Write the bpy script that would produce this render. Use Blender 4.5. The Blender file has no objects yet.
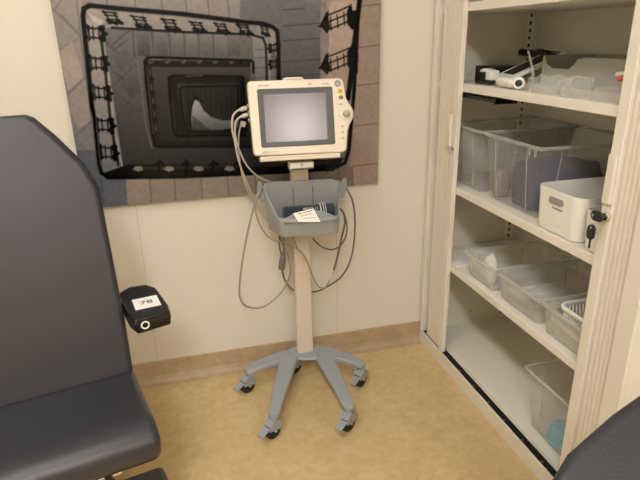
import bpy, bmesh, math, random
import numpy as np
from mathutils import Vector, Matrix

random.seed(7)
SC = bpy.context.scene
COL = SC.collection
PI = math.pi

# ------------------------------------------------------------------ camera
YAW, PITCH, ROLL, FPX = math.radians(14.46), math.radians(20.2), math.radians(-1.209), 544.8
CAM = Vector((0, 0, 1.2))
_f = Vector((math.sin(YAW)*math.cos(PITCH), math.cos(YAW)*math.cos(PITCH), -math.sin(PITCH)))
_r0 = Vector((math.cos(YAW), -math.sin(YAW), 0))
_u0 = _r0.cross(_f)
_r = _r0*math.cos(ROLL) + _u0*math.sin(ROLL)
_u = -_r0*math.sin(ROLL) + _u0*math.cos(ROLL)
cd = bpy.data.cameras.new('camera'); cam = bpy.data.objects.new('camera', cd); COL.objects.link(cam)
M = Matrix((_r, _u, -_f)).transposed().to_4x4(); M.translation = CAM
cam.matrix_world = M
cd.sensor_fit = 'HORIZONTAL'; cd.sensor_width = 36; cd.lens = FPX/640*36; cd.clip_start = .02
SC.camera = cam

def at(px, py, Y=None, X=None, Z=None):
    """point of the room seen at a photo position, at a known depth, side or height"""
    d = _f + _r*((px-320)/FPX) - _u*((py-240)/FPX)
    if Y is not None: t = (Y-CAM.y)/d.y
    elif X is not None: t = (X-CAM.x)/d.x
    else: t = (Z-CAM.z)/d.z
    return CAM + d*t

# ------------------------------------------------------------------ world, exposure
w = bpy.data.worlds.new('world'); SC.world = w; w.use_nodes = True
w.node_tree.nodes['Background'].inputs[0].default_value = (.8, .75, .68, 1)
w.node_tree.nodes['Background'].inputs[1].default_value = .05
SC.view_settings.view_transform = 'Standard'; SC.view_settings.look = 'None'
SC.view_settings.gamma = 1; SC.view_settings.use_curve_mapping = False
SC.view_settings.exposure = 1.80
LIGHT_COL = (1.0, .98, .945)
LIGHT_STR = 12.5
GLOW_PANE_STR = 7.5  # strength of the added pane that reflects in the monitor screen
LIGHTS = [(-.42, .50), (-.33, -1.15)]

# ------------------------------------------------------------------ materials
def lin(c):
    out = []
    for v in c[:3]:
        v = v/255
        out.append(v/12.92 if v <= .04045 else ((v+.055)/1.055)**2.4)
    return (*out, 1)

def mat(name, rgb, rough=.5, metal=0, bump=0, bscale=60, var=0, vscale=8, coat=0, spec=.5, alpha=1, trans=0, sheen=0):
    m = bpy.data.materials.new(name); m.use_nodes = True
    nt = m.node_tree; b = nt.nodes['Principled BSDF']
    b.inputs['Base Color'].default_value = lin(rgb); b.inputs['Roughness'].default_value = rough
    b.inputs['Metallic'].default_value = metal; b.inputs['Coat Weight'].default_value = coat
    b.inputs['Specular IOR Level'].default_value = spec; b.inputs['Alpha'].default_value = alpha
    b.inputs['Transmission Weight'].default_value = trans; b.inputs['Sheen Weight'].default_value = sheen
    tc = nt.nodes.new('ShaderNodeTexCoord')
    if var:
        n = nt.nodes.new('ShaderNodeTexNoise'); n.inputs['Scale'].default_value = vscale; n.inputs['Detail'].default_value = 4
        nt.links.new(tc.outputs['Object'], n.inputs['Vector'])
        mx = nt.nodes.new('ShaderNodeMix'); mx.data_type = 'RGBA'
        c = lin(rgb); mx.inputs[6].default_value = (c[0]*(1-var), c[1]*(1-var), c[2]*(1-var), 1)
        mx.inputs[7].default_value = (min(1, c[0]*(1+var)), min(1, c[1]*(1+var)), min(1, c[2]*(1+var)), 1)
        nt.links.new(n.outputs['Fac'], mx.inputs[0]); nt.links.new(mx.outputs[2], b.inputs['Base Color'])
    if bump:
        n = nt.nodes.new('ShaderNodeTexNoise'); n.inputs['Scale'].default_value = bscale; n.inputs['Detail'].default_value = 3
        nt.links.new(tc.outputs['Object'], n.inputs['Vector'])
        bp = nt.nodes.new('ShaderNodeBump'); bp.inputs['Strength'].default_value = bump; bp.inputs['Distance'].default_value = .002
        nt.links.new(n.outputs['Fac'], bp.inputs['Height']); nt.links.new(bp.outputs[0], b.inputs['Normal'])
    return m

def clear_mat(name, rgb, opac, rough=.25):
    """thin frosted plastic: part straight-through, part milky"""
    m = bpy.data.materials.new(name); m.use_nodes = True
    nt = m.node_tree; nt.nodes.clear(); N = nt.nodes.new
    out = N('ShaderNodeOutputMaterial'); mix = N('ShaderNodeMixShader'); tr = N('ShaderNodeBsdfTransparent')
    pr = N('ShaderNodeBsdfPrincipled'); pr.inputs['Base Color'].default_value = lin(rgb); pr.inputs['Roughness'].default_value = rough
    tl = N('ShaderNodeBsdfTranslucent'); tl.inputs[0].default_value = lin(rgb)
    m2 = N('ShaderNodeMixShader'); m2.inputs[0].default_value = .4
    lw = N('ShaderNodeLayerWeight'); lw.inputs[0].default_value = .35
    mp = N('ShaderNodeMapRange'); mp.inputs['To Min'].default_value = opac; mp.inputs['To Max'].default_value = min(1, opac+.16)
    nt.links.new(lw.outputs['Facing'], mp.inputs['Value']); nt.links.new(mp.outputs[0], mix.inputs[0])
    nt.links.new(pr.outputs[0], m2.inputs[1]); nt.links.new(tl.outputs[0], m2.inputs[2])
    nt.links.new(tr.outputs[0], mix.inputs[1]); nt.links.new(m2.outputs[0], mix.inputs[2])
    nt.links.new(mix.outputs[0], out.inputs[0])
    return m

def wall_mat(name, rgb):
    m = mat(name, rgb, rough=.55, var=.02, vscale=2)
    nt = m.node_tree; b = nt.nodes['Principled BSDF']
    src = b.inputs['Base Color'].links[0].from_socket
    g = nt.nodes.new('ShaderNodeNewGeometry'); sx = nt.nodes.new('ShaderNodeSeparateXYZ')
    nt.links.new(g.outputs['Position'], sx.inputs[0])
    a = nt.nodes.new('ShaderNodeMath'); a.operation = 'ADD'; a.inputs[1].default_value = 7.158
    d = nt.nodes.new('ShaderNodeMath'); d.operation = 'DIVIDE'; d.inputs[1].default_value = .70
    fr = nt.nodes.new('ShaderNodeMath'); fr.operation = 'FRACT'
    lt = nt.nodes.new('ShaderNodeMath'); lt.operation = 'LESS_THAN'; lt.inputs[1].default_value = .0032
    nt.links.new(sx.outputs[0], a.inputs[0]); nt.links.new(a.outputs[0], d.inputs[0]); nt.links.new(d.outputs[0], fr.inputs[0]); nt.links.new(fr.outputs[0], lt.inputs[0])
    mx = nt.nodes.new('ShaderNodeMix'); mx.data_type = 'RGBA'; c = lin(rgb)
    mx.inputs[7].default_value = (c[0]*.72, c[1]*.72, c[2]*.70, 1)
    nt.links.new(lt.outputs[0], mx.inputs[0]); nt.links.new(src, mx.inputs[6]); nt.links.new(mx.outputs[2], b.inputs['Base Color'])
    return m

def floor_mat(name, cols, scale=1.0, rough=.38):
    m = bpy.data.materials.new(name); m.use_nodes = True
    nt = m.node_tree; b = nt.nodes['Principled BSDF']; b.inputs['Roughness'].default_value = rough
    b.inputs['Specular IOR Level'].default_value = .35
    g = nt.nodes.new('ShaderNodeNewGeometry')
    n1 = nt.nodes.new('ShaderNodeTexNoise'); n1.inputs['Scale'].default_value = 7*scale; n1.inputs['Detail'].default_value = 8; n1.inputs['Roughness'].default_value = .65; n1.inputs['Distortion'].default_value = .8
    n2 = nt.nodes.new('ShaderNodeTexNoise'); n2.inputs['Scale'].default_value = 38*scale; n2.inputs['Detail'].default_value = 6; n2.inputs['Distortion'].default_value = .5
    nt.links.new(g.outputs['Position'], n1.inputs['Vector']); nt.links.new(g.outputs['Position'], n2.inputs['Vector'])
    ad = nt.nodes.new('ShaderNodeMath'); ad.operation = 'MULTIPLY_ADD'; ad.inputs[1].default_value = .45
    mu = nt.nodes.new('ShaderNodeMath'); mu.operation = 'MULTIPLY'; mu.inputs[1].default_value = .55
    nt.links.new(n1.outputs['Fac'], mu.inputs[0]); nt.links.new(n2.outputs['Fac'], ad.inputs[0]); nt.links.new(mu.outputs[0], ad.inputs[2])
    cr = nt.nodes.new('ShaderNodeValToRGB'); e = cr.color_ramp.elements
    e[0].position = .36; e[0].color = lin(cols[0]); e[1].position = .64; e[1].color = lin(cols[2])
    k = e.new(.5); k.color = lin(cols[1])
    nt.links.new(ad.outputs[0], cr.inputs[0]); nt.links.new(cr.outputs[0], b.inputs['Base Color'])
    return m

def emit_mat(name, col, s):
    m = bpy.data.materials.new(name); m.use_nodes = True; nt = m.node_tree; nt.nodes.clear()
    o = nt.nodes.new('ShaderNodeOutputMaterial'); e = nt.nodes.new('ShaderNodeEmission')
    e.inputs[0].default_value = (*col, 1); e.inputs[1].default_value = s; nt.links.new(e.outputs[0], o.inputs[0]); return m

MT = dict(
    wall=wall_mat('cream_wall_panel', (221, 216, 201)), plain=mat('cream_paint', (226, 217, 196), .6, var=.02),
    ceil=mat('white_ceiling', (235, 232, 222), .8, var=.02),
    floor=floor_mat('tan_linoleum', [(196, 168, 120), (205, 179, 132), (213, 190, 146)]),
    skirt=floor_mat('brown_linoleum', [(172, 148, 120), (180, 157, 128), (188, 165, 137)]),
    cab=mat('ivory_steel', (227, 221, 208), .38, bump=.05, bscale=300, var=.01),
    cabin=mat('ivory_steel_inside', (232, 227, 216), .45, var=.015),
    slat=mat('ivory_shutter_plastic', (220, 212, 198), .5, var=.02),
    dark=mat('dark_gap', (30, 26, 24), .7, var=.1), rubber=mat('black_rubber', (22, 22, 23), .6, var=.1),
    blackpl=mat('black_plastic', (24, 24, 26), .35, var=.08), blackgl=mat('glossy_black_plastic', (18, 17, 18), .22, coat=.3, var=.05),
    steel=mat('brushed_steel', (190, 188, 184), .28, metal=1, var=.05), chrome=mat('chrome', (225, 222, 215), .12, metal=1, var=.03),
    leather=mat('charcoal_leatherette', (50, 50, 56), .36, bump=.22, bscale=260, var=.03, spec=.45),
    grey=mat('grey_plastic', (152, 157, 163), .42, bump=.1, bscale=400, var=.02),
    tray=mat('warm_grey_plastic', (148, 149, 150), .42, bump=.1, bscale=350, var=.02),
    pole=mat('beige_enamel', (212, 199, 184), .4, var=.015),
    white=mat('white_plastic', (236, 234, 228), .38, var=.01),
    monitor=mat('cream_monitor_plastic', (226, 216, 198), .42, var=.012),
    bezel=mat('grey_bezel', (76, 78, 78), .45, var=.03), screen=mat('grey_screen_glass', (88, 82, 81), .2, var=.02, spec=.75),
    knob=mat('grey_knob', (176, 170, 156), .4, var=.03), navy=mat('navy_ink', (38, 58, 98), .5, var=.03),
    yellow=mat('yellow_sticker', (226, 192, 40), .5, var=.03), ink=mat('dark_ink', (70, 64, 58), .6, var=.03),
    inkb=mat('black_ink', (22, 20, 20), .6, var=.03), greystk=mat('grey_sticker', (118, 108, 96), .6, var=.1, vscale=60),
    paper=mat('white_paper', (242, 240, 234), .7, var=.01),
    cabw=mat('pale_cable', (196, 188, 176), .45, var=.02), cabg=mat('grey_cable', (150, 142, 130), .5, var=.02),
    cabb=mat('brown_grey_cable', (104, 96, 88), .5, var=.02), plugm=mat('grey_connector', (108, 106, 102), .5, var=.03),
    cuff=mat('dark_teal_fabric', (28, 42, 54), .8, bump=.4, bscale=200, var=.15, vscale=40, sheen=.3),
    frost=clear_mat('frosted_plastic', (250, 248, 246), .09), frostrim=clear_mat('frosted_rim', (246, 244, 240), .26),
    frostm=clear_mat('milky_plastic', (250, 248, 244), .22),
    bag=clear_mat('clear_wrap', (250, 248, 246), .17, .08),
    blue=mat('navy_cloth', (20, 32, 78), .85, bump=.5, bscale=60, var=.15, vscale=14), cyan=mat('pale_blue_wrap', (112, 186, 214), .6, bump=.3, bscale=50, var=.1),
    greyin=mat('grey_brown_cloth', (140, 128, 128), .8, var=.1), red=mat('red_cap', (214, 96, 70), .4, var=.03),
    bin=mat('pale_grey_bin', (176, 175, 168), .42, var=.02), tissue=mat('tissue', (240, 238, 234), .85, bump=.3, bscale=60, var=.01),
)

# ------------------------------------------------------------------ mesh helpers
def link(name, me, m=None, parent=None, smooth=False, bevel=0, seg=2, angle=35):
    if m is not None and not me.materials: me.materials.append(MT[m] if isinstance(m, str) else m)
    o = bpy.data.objects.new(name, me); COL.objects.link(o); o.parent = parent
    if smooth:
        for p in me.polygons: p.use_smooth = True
    if bevel:
        b = o.modifiers.new('bevel', 'BEVEL'); b.width = bevel; b.segments = seg; b.limit_method = 'ANGLE'; b.angle_limit = math.radians(angle)
        b.harden_normals = False
        if not smooth:
            for p in me.polygons: p.use_smooth = True
        wn = o.modifiers.new('normals', 'WEIGHTED_NORMAL'); wn.keep_sharp = False; wn.weight = 90
    return o

class MB:
    def __init__(s): s.bm = bmesh.new()
    def quadbox(s, P):
        v = [s.bm.verts.new(p) for p in P]
        for f in ((0,3,2,1),(4,5,6,7),(0,1,5,4),(1,2,6,5),(2,3,7,6),(3,0,4,7)): s.bm.faces.new([v[i] for i in f])
        return s
    def box(s, x0, x1, y0, y1, z0, z1, M=None):
        P = [Vector(p) for p in ((x0,y0,z0),(x1,y0,z0),(x1,y1,z0),(x0,y1,z0),(x0,y0,z1),(x1,y0,z1),(x1,y1,z1),(x0,y1,z1))]
        if M is not None: P = [M @ p for p in P]
        return s.quadbox(P)
    def prism(s, pts, d):
        """planar polygon of 3-D points extruded by vector d"""
        d = Vector(d); a = [s.bm.verts.new(Vector(p)) for p in pts]; b = [s.bm.verts.new(Vector(p)+d) for p in pts]; n = len(pts)
        s.bm.faces.new(a[::-1]); s.bm.faces.new(b)
        for i in range(n): s.bm.faces.new((a[i], a[(i+1)%n], b[(i+1)%n], b[i]))
        return s
    def loft(s, rings, cap0=True, cap1=True, close=False):
        R = [[s.bm.verts.new(Vector(p)) for p in r] for r in rings]; n = len(R[0])
        k = len(R) if close else len(R)-1
        for j in range(k):
            A, B = R[j], R[(j+1) % len(R)]
            for i in range(n): s.bm.faces.new((A[i], A[(i+1)%n], B[(i+1)%n], B[i]))
        if not close:
            if cap0: s.bm.faces.new(R[0][::-1])
            if cap1: s.bm.faces.new(R[-1])
        return s
    def cyl(s, p0, p1, r0, r1=None, n=20):
        p0, p1 = Vector(p0), Vector(p1); r1 = r0 if r1 is None else r1
        ax = (p1-p0).normalized(); a = ax.orthogonal().normalized(); b = ax.cross(a)
        ring = lambda c, r: [c + (a*math.cos(t)+b*math.sin(t))*r for t in [2*PI*i/n for i in range(n)]]
        return s.loft([ring(p0, r0), ring(p1, r1)])
    def lathe(s, c, ax, prof, n=24):
        c = Vector(c); ax = Vector(ax).normalized(); a = ax.orthogonal().normalized(); b = ax.cross(a)
        return s.loft([[c+ax*h+(a*math.cos(t)+b*math.sin(t))*max(r, 1e-4) for t in [2*PI*i/n for i in range(n)]] for r, h in prof])
    def tube(s, pts, r, n=8, sm=6):
        P = catmull([Vector(p) for p in pts], sm) if sm > 1 else [Vector(p) for p in pts]
        t = (P[1]-P[0]).normalized(); nrm = t.orthogonal().normalized(); rings = []
        for i, p in enumerate(P):
            t2 = (P[min(i+1, len(P)-1)]-P[max(i-1, 0)]).normalized()
            q = t.rotation_difference(t2); nrm = (q @ nrm).normalized(); t = t2; bi = t.cross(nrm)
            rr = r(i/(len(P)-1)) if callable(r) else r
            rings.append([p+(nrm*math.cos(a)+bi*math.sin(a))*rr for a in [2*PI*k/n for k in range(n)]])
        return s.loft(rings)
    def torus(s, c, ax, R, r, n=32, k=8):
        c = Vector(c); ax = Vector(ax).normalized(); a = ax.orthogonal().normalized(); b = ax.cross(a); rings = []
        for i in range(n):
            t = 2*PI*i/n; d = a*math.cos(t)+b*math.sin(t)
            rings.append([c+d*(R+r*math.cos(q))+ax*r*math.sin(q) for q in [2*PI*j/k for j in range(k)]])
        return s.loft(rings, close=True)
    def build(s, name, m, parent=None, **kw):
        bmesh.ops.recalc_face_normals(s.bm, faces=s.bm.faces)
        me = bpy.data.meshes.new(name); s.bm.to_mesh(me); s.bm.free(); return link(name, me, m, parent, **kw)

def catmull(P, k):
    out = []
    for i in range(len(P)-1):
        a, b, c, d = P[max(i-1, 0)], P[i], P[i+1], P[min(i+2, len(P)-1)]
        for j in range(k):
            t = j/k
            out.append(.5*((2*b)+(c-a)*t+(2*a-5*b+4*c-d)*t*t+(3*b-a-3*c+d)*t**3))
    out.append(P[-1]); return out

def rrect(x0, x1, y0, y1, r, z, n=5):
    pts = []
    for cx, cy, a0 in ((x1-r, y1-r, 0), (x0+r, y1-r, PI/2), (x0+r, y0+r, PI), (x1-r, y0+r, 1.5*PI)):
        for i in range(n+1):
            a = a0+PI/2*i/n; pts.append(Vector((cx+r*math.cos(a), cy+r*math.sin(a), z)))
    return pts

def tag(o, label=None, cat=None, group=None, kind=None):
    if label: o['label'] = label
    if cat: o['category'] = cat
    if group: o['group'] = group
    if kind: o['kind'] = kind
    return o
def thing(name, label, cat, loc=(0,0,0), rz=0, group=None):
    o = bpy.data.objects.new(name, None); COL.objects.link(o); o.location = loc; o.rotation_euler = (0, 0, rz); o.empty_display_size = .05
    return tag(o, label, cat, group)
def struct(o): o['kind'] = 'structure'; return o

def text_mesh(name, s, size, M, m, parent=None, depth=.0002, align='CENTER'):
    cu = bpy.data.curves.new(name, 'FONT'); cu.body = s; cu.size = size; cu.extrude = depth; cu.align_x = align; cu.align_y = 'CENTER'
    t = bpy.data.objects.new(name, cu); COL.objects.link(t)
    me = bpy.data.meshes.new_from_object(t); bpy.data.objects.remove(t); bpy.data.curves.remove(cu)
    me.transform(M); me.materials.clear()
    return link(name, me, m, parent)

# ------------------------------------------------------------------ the room
XL, XR, YF, YB, H = -1.9, 1.345, -2.3, 1.855, 2.55
struct(MB().box(XL-.1, XR+.1, YF-.1, YB+.1, -.1, 0).build('floor', 'floor'))
struct(MB().box(XL-.1, XR+.1, YF-.1, YB+.1, H, H+.1).build('ceiling', 'ceil'))
struct(MB().box(XL-.1, XR+.1, YB, YB+.1, 0, H).build('wall_back', 'wall'))
m = MB()
for x0, x1, z0, z1 in ((XL-.1, .31, 0, H), (.79, XR+.1, 0, H), (.31, .79, 0, 1.86), (.31, .79, 2.46, H)): m.box(x0, x1, YF-.1, YF, z0, z1)
struct(m.build('wall_front', 'plain'))
glow_frame = MB()  # unseen window, added so its glowing pane makes a bright patch on the monitor
for x0, x1, z0, z1 in ((.31, .35, 1.86, 2.46), (.75, .79, 1.86, 2.46), (.35, .75, 1.86, 1.90), (.35, .75, 2.42, 2.46)): glow_frame.box(x0, x1, YF-.06, YF+.01, z0, z1)
glow_frame = struct(glow_frame.build('added_window_1', 'white'))
MB().box(.35, .75, YF-.05, YF-.045, 1.90, 2.42).build('added_glow_pane', emit_mat('screen_reflection_glow', (1.0, .86, .88), GLOW_PANE_STR), glow_frame)
struct(MB().box(XL-.1, XL, YF, YB, 0, H).build('wall_left', 'plain'))
struct(MB().box(XR, XR+.1, YF, YB, 0, H).build('wall_right', 'plain'))
def skirting(name, a, b, inward):
    a, b, n = Vector(a), Vector(b), Vector(inward); prof = [(0, 0), (.036, 0), (.022, .004), (.011, .013), (.006, .026), (.004, .085), (0, .087)]
    m = MB(); m.loft([[p+n*d+Vector((0, 0, h+.0008)) for d, h in prof] for p in (a, b)]); return struct(m.build(name, 'skirt'))
skirting('baseboard_back', (XL, YB, 0), (XR, YB, 0), (0, -1, 0))
skirting('baseboard_left', (XL, YF, 0), (XL, YB, 0), (1, 0, 0))
skirting('baseboard_front', (XL, YF, 0), (XR, YF, 0), (0, 1, 0))
skirting('baseboard_right', (XR, YF, 0), (XR, .8, 0), (-1, 0, 0))

for i, (x, y) in enumerate(LIGHTS):
    t = thing('ceiling_light', ['long white ceiling light above the free floor', 'long white ceiling light near the far end of the room'][i], 'ceiling light', (x, y, H))
    MB().box(-.17, .17, -.62, .62, -.05, -.001).build('housing', 'white', t, bevel=.005)
    MB().box(-.15, .15, -.60, .60, -.056, -.0505).build('diffuser', emit_mat('lamp_diffuser', LIGHT_COL, LIGHT_STR*(.36, 1.15)[i]), t)

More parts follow.
